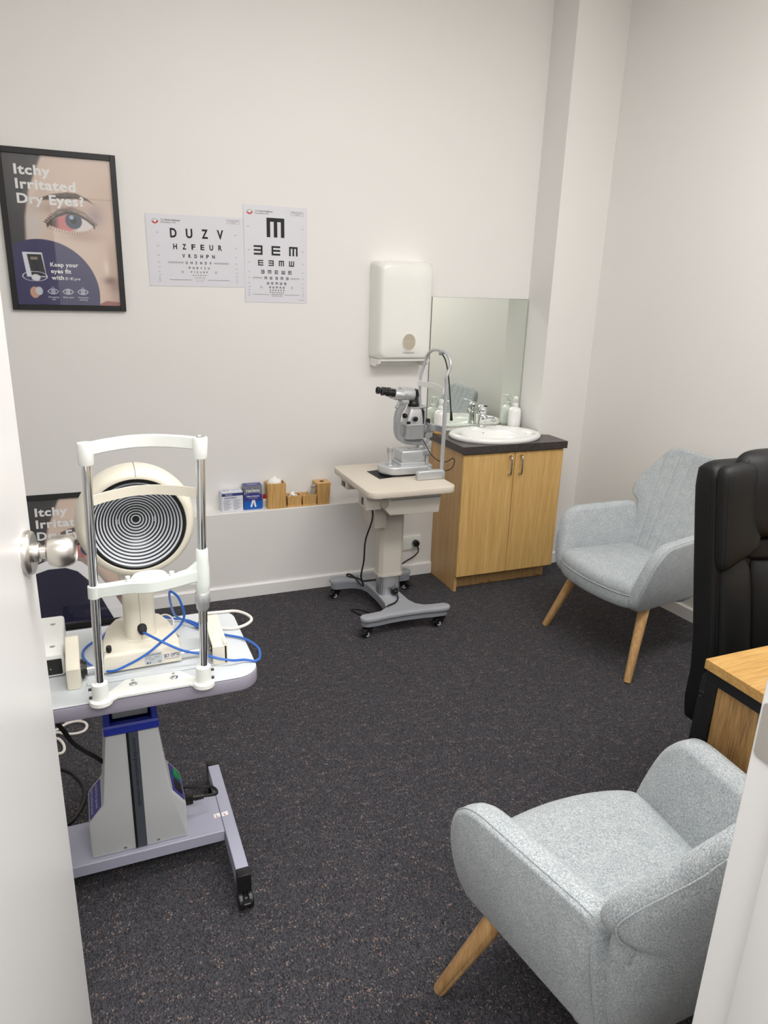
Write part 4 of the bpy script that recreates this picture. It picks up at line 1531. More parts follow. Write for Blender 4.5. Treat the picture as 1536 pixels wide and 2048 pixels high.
# binocular housing: two short drums side by side
for s in (-1, 1):
    c = hc + hd * .058 + sd * (.021 * s) + Vector((0, 0, -.004))
    along(c, c + hd * .045, [(.0, 0), (.0245, 0), (.0245, .8), (.022, 1), (.0, 1)], bb=b)
obj('binocular_housing', b, SILVER, head)
for s in (-1, 1):
    c = hc + hd * .100 + sd * (.024 * s) + Vector((0, 0, .002))
    e = along(c, c + hd * .066, [(.0, 0), (.0185, 0), (.0185, .22), (.0165, .24), (.0165, .34), (.0180, .36), (.0180, .62), (.0140, .66), (.0140, .84), (.0165, .88), (.0165, 1.0), (.011, 1.0), (.010, .93), (.0, .93)], 24)
    obj('eyepiece', e, BLACK, sl)
b = B().box(1.337, 1.375, YC - .020, YC + .020, 1.022, 1.040, .003, 2).cyl((1.345, YC - .028, 1.031), (1.345, YC + .028, 1.031), .006, n=16)
obj('head_mount', b, SILVER, sl)
b = B().tube([(1.318, YC - .027, 1.040), (1.312, YC - .030, 1.028), (1.306, YC - .030, 1.014)], .004, 10).cyl((1.300, YC - .030, 1.012), (1.312, YC - .030, 1.011), .0055, n=12)
b.cyl((1.325, YC - .030, 1.038), (1.325, YC - .022, 1.038), .007, n=14)
obj('magnification_lever', b, SILVERD, sl)
# illumination tower
b = B()
rings = []
for z, x0, x1, hy in ((.860, 1.357, 1.452, .040), (.924, 1.357, 1.452, .040)):
    rings.append(flat(rrect(x0, x1, YC - hy, YC + hy, .014, 5), z))
obj('lamp_base', B().rings(rings), SILVERD, sl)
obj('lamp_base_rim', B().prism(rrect(1.355, 1.454, YC - .042, YC + .042, .014, 5), .9235, .929, r=.001, seg=1), SILVER, sl)
rings = []
for z, x0, x1, hy in ((.929, 1.362, 1.448, .037), (.955, 1.364, 1.446, .036), (.985, 1.374, 1.442, .031), (.998, 1.379, 1.438, .028)):
    rings.append(flat(rrect(x0, x1, YC - hy, YC + hy, .013, 5), z))
tw = obj('lamp_tower', B().rings(rings), SILVER, sl)
obj('tower_seam', B().box(1.4425, 1.4455, YC - .0385, YC + .030, .93, .992, .0005, 1), BLACK, tw)
b = B().box(1.446, 1.462, YC - .026, YC + .026, .905, 1.000, .006, 2).box(1.425, 1.462, YC - .026, YC + .026, .998, 1.012, .006, 2)
obj('tower_frame', b, SILVERD, sl)
obj('neck_ring', B().lathe([(.0, .998), (.030, .998), (.031, 1.002), (.030, 1.008), (.0, 1.008)], 28, Matrix.Translation((1.406, YC, 0))), SILVER, sl)
bk = B().lathe([(.0, 1.008), (.0265, 1.008), (.0265, 1.024), (.025, 1.026), (.0235, 1.030), (.0215, 1.040), (.0195, 1.058), (.0185, 1.062), (.0, 1.063)], 28, Matrix.Translation((1.405, YC, 0)))
bk.prism([(1.398, 1.058), (1.424, 1.058), (1.424, 1.062), (1.4185, 1.088), (1.414, 1.086)], YC - .015, YC + .015, XZ)
obj('lamp_hood', bk, BLACK, sl)
b = B().box(1.424, 1.430, YC - .010, YC + .010, 1.030, 1.062, .001, 1).cyl((1.428, YC - .014, 1.058), (1.428, YC + .014, 1.058), .004, n=12)
obj('hood_clip', b, SILVERD, sl)
for p, d_ in (((1.397, YC - .036, .957), (0, -1, 0)), ((1.366, YC - .012, .968), (-1, -.25, 0))):
    p, d_ = Vector(p), Vector(d_).normalized()
    b = along(p, p + d_ * .016, [(.0, 0), (.008, 0), (.008, .35), (.0115, .4), (.0115, .95), (.010, 1), (.0, 1)], 20)
    obj('control_knob', b, BLACK, sl)
obj('dial_window', B().box(1.3605, 1.377, YC - .0385, YC - .030, .932, .944, .001, 1), BLACK, sl)
obj('black_prism_block', B().box(1.462, 1.490, YC - .015, YC + .015, .922, .948, .003, 1), BLACK, sl)
# chin rest
PX = 1.500
for yy, nm in ((2.892, 0), (3.168, 1)):
    b = B().prism([(1.372, TZ + .0005), (1.512, TZ + .0005), (1.512, TZ + .036), (1.500, TZ + .044), (1.384, TZ + .044), (1.372, TZ + .034)], yy - .016, yy + .016, XZ, .006, 3)
    rc = obj('rail_cover', b, SILVER, sl)
    b = B()
    for x in (1.389, 1.496):
        b.cyl((x, yy - .0155, TZ + .010), (x, yy - .0175, TZ + .010), .0035, n=12)
    obj('cover_screw', b, STEEL, rc)
b = B().tube([(PX, 2.892, TZ + .040), (PX, 2.892, .92), (PX, 2.892, 1.06), (PX, 2.892, 1.125), (PX - .003, 2.892, 1.160), (PX + .010, 2.893, 1.190), (PX + .016, 2.896, 1.222), (PX + .015, 2.925, 1.252), (PX + .018, 2.97, 1.262), (PX + .020, 3.03, 1.264),
              (PX + .022, 3.10, 1.256), (PX + .023, 3.150, 1.228), (PX + .016, 3.163, 1.185), (PX + .004, 3.168, 1.140), (PX, 3.168, 1.10), (PX, 3.168, 1.0), (PX, 3.168, .90), (PX, 3.168, TZ + .040)], .0075, 14, 8)
b.cyl((PX, 2.892, TZ + .04), (PX, 2.892, 1.035), .0092, n=18).cyl((PX, 3.168, TZ + .04), (PX, 3.168, 1.035), .0092, n=18)
obj('chinrest_frame', b, SILVER, sl)
b = B().ribbon([(PX - .012, 2.892, 1.095), (PX - .004, 2.93, 1.096), (PX + .012, 3.03, 1.098), (PX - .004, 3.13, 1.096), (PX - .012, 3.168, 1.095)], .026, .004, (0, 0, 1))
obj('forehead_strap', b, WHITEP, sl)
b = B().ribbon([(PX, 2.886, .916), (PX + .004, 2.93, .914), (PX - .002, 2.965, .913), (PX - .022, 2.985, .915), (PX - .030, 3.03, .918), (PX - .022, 3.075, .915), (PX - .002, 3.095, .914), (PX + .004, 3.13, .915), (PX, 3.175, .918)], .030, .010, (0, 0, 1))
b.box(PX - .034, PX + .02, 3.0, 3.06, .912, .920, .003, 2)
obj('chin_rest', b, SILVERD, sl)
b = B().prism(ellipse(0, 0, .012, .02, 20), .900, .936, Matrix.Translation((PX, 3.168, 0)), .004, 2)
b.cyl((PX, 3.168, .936), (PX, 3.168, 1.02), .011, n=18)
obj('height_sleeve', b, SILVER, sl)
b = B().cyl((PX + .018, 2.960, 1.262), (PX + .008, 2.992, 1.252), .009, n=16, bev=.002)
obj('target_clamp', b, SILVERD, sl)
b = B().tube([(PX + .014, 2.985, 1.252), (PX + .030, 2.976, 1.226), (PX + .040, 2.962, 1.17), (PX + .049, 2.952, 1.09), (PX + .057, 2.947, 1.01), (PX + .060, 2.945, .985)], .0032, 8)
b.cyl((PX + .0595, 2.945, .992), (PX + .063, 2.944, .950), .0050, .0072, n=12, bev=.002)
obj('fixation_target_arm', b, BLACK, sl)
# lamp lead
b = B().tube([(1.440, YC - .03, .862), (1.455, YC - .045, .835), (1.475, YC - .07, .79), (1.505, YC - .09, .763), (1.540, YC - .10, .757), (1.575, YC - .10, .772), (1.583, YC - .105, .755), (1.56, YC - .11, .722), (1.515, YC - .07, .705), (1.49, YC - .05, .71)], .0022, 8)
obj('lamp_lead', b, BLACKCABLE, sl)

# ------------------------------------------------------------------ topographer table
kt = thing('instrument_table', 'pale grey motorised instrument table with a blue collar near the open door', 'table', (.03, 1.73, 0))
KX, KY, KZ = .032, 1.730, .660
tp_pts = rrect(-.262, .325, 1.495, 1.868, .055, 10)
obj('table_top', B().prism(tp_pts, KZ - .004, KZ, r=.0015, seg=1), GREYTOP, kt)
obj('top_edge', B().prism(rrect(-.2635, .3265, 1.4935, 1.8695, .056, 10), KZ - .038, KZ - .0042, r=.004, seg=2), LILAC, kt)
# pedestal casing: front outline with sloped shoulders
out = [(-.122, .1005), (.121, .1005), (.121, .105), (.120, .204), (.118, .211), (.088, .254), (.084, .262), (.062, .468), (-.0615, .468), (-.083, .258), (-.087, .250), (-.119, .211), (-.1215, .203), (-.122, .105)]
b = B().prism([(KX + x, z) for x, z in out], 1.662, 1.800, XZ, .006, 3)
ped = obj('pedestal', b, CASING, kt)
# slate stripe down the middle
b = B().box(KX - .0145, KX + .0145, 1.6605, 1.6628, .103, .466, .0005, 1)
sp_ = obj('stripe', b, STRIPE, ped)
b = B().box(KX - .0145, KX - .0085, 1.6598, 1.6606, .103, .466)
obj('stripe_groove', b, BLACK, sp_)
b = B().text('ensure the ground has been connected', onwall(0, 1.6596, 0) @ Matrix.Translation((KX + .0005, .440, 0)) @ Matrix.Rotation(-PI / 2, 4, 'Z'), .0085, .205, 'L', .01)
obj('stripe_lettering', b, INK, sp_)
b = B()
for x in (-.040, .043):
    b.lathe([(.0, .0), (.0045, .0), (.0042, .002), (.002, .003), (.0, .0032)], 14, Matrix.Translation((KX + x, 1.662, .113)) @ Matrix.Rotation(PI / 2, 4, 'X'))
obj('casing_screws', b, STEEL, ped)


def slope_frame(p, q, side):
    """frame on a sloped shoulder: x towards the viewer (-y), y up the slope, z outwards"""
    p, q = Vector((KX + p[0], 1.795, p[1])), Vector((KX + q[0], 1.795, q[1]))
    Y = (q - p).normalized()
    X = Vector((0, -1, 0)) * (1 if side < 0 else -1)
    Z = X.cross(Y)
    m = Matrix.Identity(4)
    for i in range(3):
        m[i][0], m[i][1], m[i][2] = X[i], Y[i], Z[i]
    m.translation = p
    return m, (q - p).length


mL, LL = slope_frame((-.119, .211), (-.087, .250), -1)
lp = obj('warning_label', B().prism(rrect(.008, .122, .002, LL - .002, .003), .0002, .0016, mL), NAVYP, ped)
b = B()
b.text('ensure the ground', mL @ Matrix.Translation((.014, LL * .58, .002)), .0095, .098)
b.text('been connected please', mL @ Matrix.Translation((.014, LL * .20, .002)), .0095, .100)
obj('label_lettering', b, LABELGREY, lp)
mR, LR = slope_frame((.118, .211), (.088, .254), 1)
mR = mR @ Matrix.Translation((-.130, 0, 0))
cpnl = obj('control_panel', B().prism(rrect(.004, .124, .002, LR - .001, .003), .0002, .0016, mR), NAVYP, ped)
obj('power_switch', B().box(.074, .108, LR * .25, LR * .75, .001, .0075, .002, 2, mR), GREEN, cpnl)
obj('mains_inlet', B().box(.020, .060, LR * .22, LR * .78, .001, .005, .002, 2, mR), BLACK, cpnl)
# blue collar and lift column
b = B()
for k, (z, e) in enumerate(((.462, .0), (.472, .004), (.492, .004), (.496, .001))):
    pass
ring = lambda hx_, y0, y1, z: [(KX - hx_, y0, z), (KX + hx_, y0, z), (KX + hx_, y1, z), (KX - hx_, y1, z)]
b.rings([ring(.0635, 1.657, 1.805, .460), ring(.066, 1.654, 1.808, .464), ring(.066, 1.654, 1.808, .482), ring(.0635, 1.657, 1.805, .488), ring(.050, 1.672, 1.790, .488), ring(.050, 1.676, 1.788, .470)])
for s in (-1, 1):
    b.prism([(1.660, .486), (1.806, .486), (1.796, .612), (1.676, .612)], KX + s * .056 - .007, KX + s * .056 + .007, YZ, .002, 1)
b.box(KX - .05, KX + .05, 1.790, 1.802, .486, .612)
obj('collar', b, BLUEP, kt, sharp=25)
obj('lift_column', B().box(KX - .043, KX + .043, 1.688, 1.776, .486, KZ - .038, .002, 1), SILVERD if False else M('lift_column_paint', hx(150, 154, 156), .45), kt)
# base beam, feet and castors
obj('base_beam', B().box(-.235, .2485, 1.648, 1.812, .066, .1002, .002, 1), BEAMP, kt)
for s, x0 in ((1, .2495), (-1, -.2165)):
    f = obj('foot_bar', B().box(x0 if s > 0 else x0 - .033, x0 + .033 if s > 0 else x0, 1.500, 1.940, .050, .1005, .0015, 1), BEAMP, kt)
    xc = x0 + s * .0165
    for yy, dy in ((1.500, -1), (1.940, 1)):
        e = B().box(xc - .0175, xc + .0175, min(yy, yy + dy * .030) , max(yy, yy + dy * .030), .046, .102, .003, 2)
        e.cyl((xc, yy + dy * .016, .046), (xc, yy + dy * .016, .040), .010, n=14)
        cap = obj('end_cap', e, BLACK, f)
        b = B()
        y0 = yy + dy * .016
        for sx in (-1, 1):
            b.lathe([(.0, 0), (.021, 0), (.0235, .003), (.0235, .011), (.021, .0135), (.0, .014)], 28, Matrix.Translation((xc + sx * .0055 + (0 if sx > 0 else 0), y0 - .012, .0239)) @ Matrix.Rotation(sx * PI / 2, 4, 'Y') @ Matrix.Rotation(.0, 4, 'X'))
        b.box(xc - .006, xc + .006, y0 - .028, y0 + .008, .020, .044, .003, 1)
        b.box(xc - .010, xc + .010, y0 - .044, y0 - .026, .030, .040, .002, 1)
        obj('castor', b, BLACK, f)
st_ = B()
for x0, x1 in ((.2295, .2475), (.2515, .2695)):
    st_.quad([(x0, 1.704, .1008), (x1, 1.706, .1008), (x1, 1.722, .1008), (x0, 1.720, .1008)], mi=0)
    st_.text('L', Matrix.Translation((x0 + .006, 1.7075, .1010)), .008, None, 'L', .03, mi=1)
obj('letter_stickers', st_, [INKW, INKR], kt, label='two small white stickers each with a red letter L')
# mains lead plugged into the right side of the pedestal
b = B().box(.1545, .176, 1.708, 1.732, .160, .188, .003, 2)
b.cyl((.176, 1.72, .174), (.205, 1.72, .171), .009, .0065, n=14)
for k in range(4):
    b.cyl((.183 + k * .006, 1.72, .1735 - .0007 * k), (.186 + k * .006, 1.72, .173 - .0007 * k), .0105 - .0008 * k, n=14)
obj('mains_plug', b, BLACK, kt)
b = B().tube([(.203, 1.72, .1712), (.232, 1.720, .168), (.243, 1.728, .165), (.241, 1.745, .166), (.225, 1.760, .168), (.19, 1.77, .166), (.160, 1.79, .158), (.13, 1.83, .12), (.09, 1.88, .03), (.04, 1.92, .006), (-.04, 1.915, .006), (-.10, 1.885, .0055), (-.16, 1.850, .0055), (-.24, 1.835, .0055)], .0042, 8)
obj('mains_lead', b, BLACKCABLE, kt)

# ------------------------------------------------------------------ corneal topographer
tg = thing('corneal_topographer', 'cream corneal topographer with black and white ringed disc and chinrest frame', 'eye scanner', (.07, 1.66, KZ))
TLT = .030


def tl(v):
    return Vector((v.x + TLT * (v.z - KZ), v.y, v.z))


# front plate bolted to the table edge with two post sockets
ang = [PI * k / 12 for k in range(13)]
pl_out = [(-.028 + .0245 * math.cos(t), 1.487 + .0245 * math.sin(t)) for t in [math.radians(a) for a in range(60, 351, 15)]]
pl_out += [(.006, 1.489), (.160, 1.489)]
pl_out += [(.192 + .0245 * math.cos(t), 1.487 + .0245 * math.sin(t)) for t in [math.radians(a) for a in range(190, 481, 15)]]
pl_out += [(.148, 1.555), (.026, 1.555)]
b = B().prism(pl_out, KZ + .0004, KZ + .0085, r=.0015, seg=1)
for x in (-.028, .192):
    b.lathe([(.0245, 0.0005), (.0245, .0095), (.0225, .0115), (.0175, .0125), (.0168, .048), (.0155, .049), (.0, .049)], 32, Matrix.Translation((x, 1.487, KZ)))
plate = obj('front_plate', b, WHITEP, tg)
b = B()
for x, y in ((.042, 1.528), (.130, 1.527)):
    b.lathe([(.0, 0), (.007, 0), (.0065, .003), (.004, .0045), (.0, .0045)], 6, Matrix.Translation((x, y, KZ + .0086)))
    b.lathe([(.0, 0), (.0095, 0), (.0095, .0008), (.0, .0008)], 20, Matrix.Translation((x, y, KZ + .0085)))
obj('plate_bolts', b, CHROME, plate)
b = B()
for x, y in ((.041, 1.546), (.131, 1.546)):
    b.lathe([(.0, 0), (.004, 0), (.0, .0003)], 16, Matrix.Translation((x, y, KZ + .0086)))
obj('plate_holes', b, SILVERD, plate)
b = B()
for x, s in ((-.028, -1), (.192, 1)):
    for z in (.016, .036):
        b.cyl((x + s * .0165, 1.487, KZ + z), (x + s * .0235, 1.487, KZ + z), .0032, n=10)
obj('grub_screws', b, BLACK, plate)
# chrome posts
for x in (-.028, .192):
    b = B().cyl((x, 1.487, KZ + .048), (x, 1.487, 1.232), .0092, n=28).xform(tl)
    obj('post', b, CHROME, tg)
obj('threaded_rod', B().cyl((.192, 1.487, .818), (.192, 1.487, .872), .0098, n=24).xform(tl), STEEL, tg)
# top brow bar
b = B().ribbon([(-.028, 1.487, 1.222), (.005, 1.513, 1.2225), (.05, 1.535, 1.223), (.082, 1.540, 1.223), (.114, 1.535, 1.223), (.160, 1.513, 1.2225), (.192, 1.487, 1.222)], .027, .010, (0, 0, 1))
for x in (-.028, .192):
    b.lathe([(.0, 1.192), (.0135, 1.192), (.0145, 1.195), (.0155, 1.233), (.0145, 1.236), (.0, 1.2365)], 28, Matrix.Translation((x, 1.487, 0)))
obj('brow_bar', b.xform(tl), WHITEP, tg)
obj('post_end', B().lathe([(.0, 1.2366), (.0095, 1.2366), (.0095, 1.239), (.006, 1.2395), (.005, 1.2375), (.0, 1.2375)], 20, Matrix.Translation((.192, 1.487, 0))).xform(tl), CHROME, tg)
b = B().ribbon([(-.028, 1.487, 1.115), (.005, 1.518, 1.115), (.05, 1.543, 1.115), (.082, 1.548, 1.115), (.114, 1.543, 1.115), (.160, 1.518, 1.115), (.192, 1.487, 1.115)], .022, .0025, (0, 0, 1))
obj('forehead_strap', b.xform(tl), CREAM, tg)
# chinrest bar with cup, sleeve and height knob
ctl = [(-.028, 1.487, .922), (.004, 1.484, .924), (.03, 1.480, .927), (.055, 1.474, .930), (.082, 1.471, .931), (.110, 1.474, .930), (.140, 1.481, .929), (.165, 1.486, .931), (.192, 1.487, .934)]
b = B()
P_ = catmull(ctl, 6)
rings = []
for i, p in enumerate(P_):
    t = i / (len(P_) - 1)
    hw = .0105 + .010 * math.exp(-((t - .5) / .16) ** 2)
    h1 = .0125
    rings.append([p + Vector((0, a, c)) for a, c in ((-hw + .002, h1), (-hw, h1 - .002), (-hw, -h1 + .002), (-hw + .002, -h1), (hw - .002, -h1), (hw, -h1 + .002), (hw, h1 - .002), (hw - .002, h1))])
b.rings(rings)
b.lathe([(.0, .909), (.0128, .909), (.0128, .935), (.0, .936)], 28, Matrix.Translation((-.028, 1.487, 0)))
b.lathe([(.0, .892), (.0135, .892), (.0150, .899), (.0165, .912), (.0155, .945), (.0135, .965), (.0128, .990), (.0115, .992), (.0, .992)], 32, Matrix.Translation((.192, 1.487, 0)))
b.prism([(.140, .918), (.186, .910), (.186, .972), (.172, .958), (.160, .948), (.140, .943)], 1.480, 1.494, XZ, .003, 2)
chin = obj('chinrest_bar', b.xform(tl), MINTP, tg)
b = B()
ring0 = []
rings = []
for fz, fs in ((.930, .86), (.936, .97), (.941, 1.0), (.9435, .985), (.9435, .93), (.9405, .70), (.9390, .4), (.9385, .02)):
    rr_ = []
    for k in range(36):
        a = 2 * PI * k / 36
        rr_.append((.082 + .036 * fs * math.cos(a), 1.474 + .021 * fs * math.sin(a), fz))
    rings.append(rr_)
b.rings(rings)
# raised lip at the back of the cup
lipr = []
for k in range(21):
    t = -1 + 2 * k / 20
    hz_ = .013 * (1 - abs(t) ** 6) + .001
    y_ = 1.492 - .012 * t * t
    lipr.append([(.082 + .040 * t, y_, .938), (.082 + .040 * t, y_ + .003, .938), (.082 + .040 * t, y_ + .005, .938 + hz_), (.082 + .040 * t, y_ + .002, .938 + hz_)])
b.rings(lipr)
obj('chin_cup', b.xform(tl), MINTP, chin, sharp=60)
b = B()
for x in (.038, .127):
    b.lathe([(.0, .941), (.0032, .941), (.0032, .947), (.005, .948), (.005, .951), (.0, .952)], 14, Matrix.Translation((x, 1.478, 0)))
obj('paper_pins', b.xform(tl), WHITEP, chin)
b = B().lathe([(.0, .849), (.0115, .849), (.0135, .853), (.0145, .862), (.0155, .865), (.0165, .867), (.0165, .889), (.0150, .8915), (.0125, .892), (.0, .892)], 36, Matrix.Translation((.192, 1.487, 0)))
obj('height_knob', b.xform(tl), SILVER, tg)
# wedge base: wide front, narrow curved back, rising towards the neck
b = B()


def base_ring(sx, z, yb=0.0, k=1.0):
    pts = [(-.0175, 1.602), (.1580, 1.608), (.1600, 1.65), (.1555, 1.72), (.145, 1.79), (.128, 1.842), (.105, 1.862), (.042, 1.862), (.015, 1.842), (-.006, 1.79), (-.016, 1.72), (-.019, 1.65)]
    pts = [(x, 1.602 + (y - 1.602) * .74) for x, y in pts]
    c = Vector((.071, 1.70))
    dense = []
    n = len(pts)
    for i in range(n):
        p, q = pts[i], pts[(i + 1) % n]
        for j in range(3):
            t = j / 3
            dense.append((p[0] + (q[0] - p[0]) * t, p[1] + (q[1] - p[1]) * t))
    return [(c.x + (x - c.x) * sx, c.y + (y - c.y) * sx + yb, z) for x, y in dense]


def sl_z(zf, zb):
    return lambda y: zf + (zb - zf) * max(0, min(1, (y - 1.60) / .26))


rings = [base_ring(.97, KZ + .004), base_ring(1.0, KZ + .007)]
def rise(f, k, ring_):
    return [(x, y, z + f + k * max(0, (y - 1.60) / .26)) for x, y, z in ring_]


r3 = rise(.034, .010, base_ring(.985, KZ + .007))
r4 = rise(.039, .012, base_ring(.965, KZ + .007))
r5 = rise(.042, .012, base_ring(.93, KZ + .007, .002))
r6 = rise(.045, .014, base_ring(.60, KZ + .007, .004))
b.rings(rings + [r3, r4, r5, r6])
base = obj('base', b, CREAM, tg, sharp=40)
b = B()
for x, y in ((.005, 1.63), (.135, 1.635), (.03, 1.76), (.11, 1.76)):
    b.lathe([(.0, .0006), (.012, .0006), (.012, .006), (.0, .006)], 16, Matrix.Translation((x, y, KZ)))
obj('rubber_feet', b, RUBBER, base)
bf = Matrix.Translation((-.0165, 1.6013, KZ)) @ Matrix.Rotation(math.atan2(.006, .1755), 4, 'Z') @ Matrix.Rotation(PI / 2 - .045, 4, 'X')
b = B().quad([(.090, .010, .0012), (.130, .010, .0012), (.130, .038, .0012), (.090, .038, .0012)], bf, mi=0)
b.text('CSO', bf @ Matrix.Translation((.0925, .031, .0016)), .0045, .012, bold=.0, mi=1)
b.text('OPHTHALMIC', bf @ Matrix.Translation((.106, .0315, .0016)), .0035, .021, mi=1)
b.text('SN 00150', bf @ Matrix.Translation((.0925, .0255, .0016)), .0022, .012, mi=1)
b.text('100-240V', bf @ Matrix.Translation((.112, .0255, .0016)), .0022, .012, mi=1)
b.text('50/60Hz', bf @ Matrix.Translation((.100, .0205, .0016)), .0022, .012, mi=1)
b.text('CE', bf @ Matrix.Translation((.1195, .0118, .0016)), .0045, .007, mi=1)
b.prism(ellipse(.096, .0138, .0020, .0020, 12), .0013, .0016, bf, mi=1)
b.prism(ellipse(.102, .0138, .0011, .0024, 12), .0013, .0016, bf, mi=1)
obj('rating_label', b, [LABELGREY, INK], base)
b = B().text('SKY OPTIC', bf @ Matrix.Translation((.1340, .0205, .0014)), .0085, .0375, 'L', .02)
b.text('OPTICAL EQUIPMENT', bf @ Matrix.Translation((.1345, .0150, .0014)), .0030, .036, 'L')
obj('maker_lettering', b, INKB, base)
# small black knob on the base
obj('base_knob', B().lathe([(.0, 0), (.004, 0), (.004, .003), (.0065, .004), (.0062, .014), (.005, .016), (.0, .016)], 20, Matrix.Translation((-.003, 1.618, KZ + .050))), BLACK, base)
# neck
b = B()
rings = []
for z, hx_, yf, yb in ((.699, .041, 1.640, 1.765), (.7005, .0425, 1.638, 1.767), (.716, .0425, 1.638, 1.767), (.7175, .0375, 1.644, 1.762), (.76, .0365, 1.650, 1.755), (.81, .0365, 1.654, 1.750), (.86, .039, 1.655, 1.748), (.89, .044, 1.652, 1.748), (.93, .055, 1.655, 1.75)):
    x_ = .073
    hy = (yb - yf) / 2
    cy_ = (yb + yf) / 2
    rings.append([(x_ + hx_ * math.copysign(abs(math.cos(a)) ** .6, math.cos(a)), cy_ + hy * math.copysign(abs(math.sin(a)) ** .6, math.sin(a)), z) for a in [2 * PI * k / 40 for k in range(40)]])
b.rings(rings)
nk = obj('neck', b, CREAM, tg)
b = B().prism([(1.6435, .718), (1.6500, .76), (1.6540, .81), (1.6548, .86), (1.662, .86), (1.662, .718)], .0725, .0735, YZ)
obj('seam_line', b, INKG, nk)
pM = Matrix.Translation((.075, 1.652, .746)) @ Matrix.Rotation(PI / 2 + .30, 4, 'X')
b = B().lathe([(.0, -.004), (.0115, -.004), (.0115, .002), (.0105, .003), (.0105, .006), (.0112, .007), (.0095, .009), (.0095, .011), (.0100, .012), (.0085, .014), (.0085, .016), (.0090, .017), (.0065, .020), (.004, .021), (.0, .021)], 22, pM)
obj('cable_gland', b, RUBBER, nk)
# head: dome with a ringed disc facing the patient
hM = Matrix.Translation((.081, 1.622, 1.013)) @ Matrix.Rotation(PI / 2, 4, 'X')     # local z -> -y
prof = [(.106, -.002), (.1085, .0022), (.113, .0025), (.119, .0005), (.1235, -.006), (.1275, -.018), (.1305, -.034), (.1315, -.052), (.129, -.072), (.121, -.092), (.105, -.108), (.075, -.120), (.035, -.125), (.0, -.126)]
hb = B().lathe(list(reversed(prof)) + [(.106, -.012)], 72, hM, cap=False)
hdh = obj('head_shell', hb, CREAM, tg, sharp=50)
DR, DD = .1065, .048


def dz(r):
    return .0006 - DD * (1 - min(1.0, (r / .1015)) ** 2)


prof = [(.1065, -.002), (.1065, .0008), (.1022, .0008)] + [(.1015 * k / 20, dz(.1015 * k / 20)) for k in range(20, -1, -1)]
disc = obj('ring_disc', B().lathe(prof, 72, hM, cap=False), RINGBLACK, tg, sharp=60)
b = B()
n_r = 14
for k in range(n_r):
    r0 = .0082 + k * .0067
    r1 = r0 + .0031 + .0006 * k / n_r
    rr_ = []
    for r_ in (r0, (r0 + r1) / 2, r1):
        rr_.append([(r_ * math.cos(2 * PI * j / 72), r_ * math.sin(2 * PI * j / 72), dz(r_) + .0006) for j in range(72)])
    b.rings(rr_, cap=False, M4=hM)
obj('white_rings', b, RINGGREY, disc)
b = B()
for a_, r_ in ((0, .0405), (.10, .0405), (-.10, .0405), (PI, .0405), (PI + .10, .0405), (PI - .10, .0405), (-1.57, .0375), (-2.0, .0375), (-1.14, .0375), (1.3, .0375), (1.9, .0375)):
    b.lathe([(.0012, 0), (.0009, .0006), (.0, .0007)], 10, hM @ Matrix.Translation((r_ * math.cos(a_), r_ * math.sin(a_), dz(r_) + .0008)))
obj('guide_lights', b, INKW, disc)
obj('lens_hole', B().lathe([(.0055, .0012), (.0055, .0016), (.0, .0016)], 24, hM @ Matrix.Translation((0, 0, dz(.004) - .0006))), RUBBER, disc)
# thin seam over the crown of the head
pts = []
for r_, zz in ((.1135, .0030), (.1195, .0010), (.1240, -.006), (.128, -.018), (.131, -.034), (.132, -.052), (.1295, -.072)):
    pts.append(hM @ Vector((.004, r_, zz)))
obj('crown_seam', B().tube(pts, .0006, 6), INKG, hdh)
# slide rail with end wheels
rl = B().cyl((-.085, 1.612, KZ + .018), (.245, 1.620, KZ + .018), .0062, n=18)
obj('slide_rail', rl, CHROME, tg)
for x0, x1, yc, z0, z1, y0, y1 in ((-.096, -.066, 1.60, 0, 0, 0, 0),):
    b = B().prism([(1.560, KZ + .001), (1.662, KZ + .001), (1.668, KZ + .075), (1.660, KZ + .086), (1.646, KZ + .090), (1.600, KZ + .068), (1.584, KZ + .066), (1.560, KZ + .050)], x0, x1, YZ, .004, 3)
    obj('end_cover', b, CREAM, tg)
    b = B().cyl((x1, 1.604, KZ + .026), (x1 + .007, 1.604, KZ + .026), .022, n=28).cyl((x1 + .007, 1.604, KZ + .026), (x1 + .013, 1.604, KZ + .026), .0165, n=28)
    obj('slide_wheel', b, BLACK, tg)
b = B().prism([(1.570, KZ + .001), (1.575, KZ + .001), (1.585, KZ + .040), (1.655, KZ + .068), (1.700, KZ + .064), (1.705, KZ + .058), (1.668, KZ + .050), (1.668, KZ + .001), (1.712, KZ + .001), (1.712, KZ + .066), (1.700, KZ + .074), (1.655, KZ + .076), (1.578, KZ + .047), (1.568, KZ + .036)], .226, .256, YZ)
b = B().box(.252, .262, 1.566, 1.700, KZ + .001, KZ + .058, .003, 2)
b.prism([(1.566, KZ + .001), (1.574, KZ + .001), (1.574, KZ + .046), (1.700, KZ + .062), (1.700, KZ + .070), (1.572, KZ + .054), (1.566, KZ + .048)], .226, .262, YZ, .002, 2)
obj('end_cover', b, CREAM, tg)
b = B().cyl((.238, 1.622, KZ + .026), (.251, 1.622, KZ + .026), .024, n=28).cyl((.228, 1.622, KZ + .026), (.238, 1.622, KZ + .026), .016, n=24)
b.box(.234, .251, 1.64, 1.69, KZ + .001, KZ + .05)
obj('slide_wheel', b, BLACK, tg)
b = B().box(-.055, .23, 1.566, 1.578, KZ + .0004, KZ + .004, .001, 1)
obj('guide_strip', b, GREYTOP, tg)

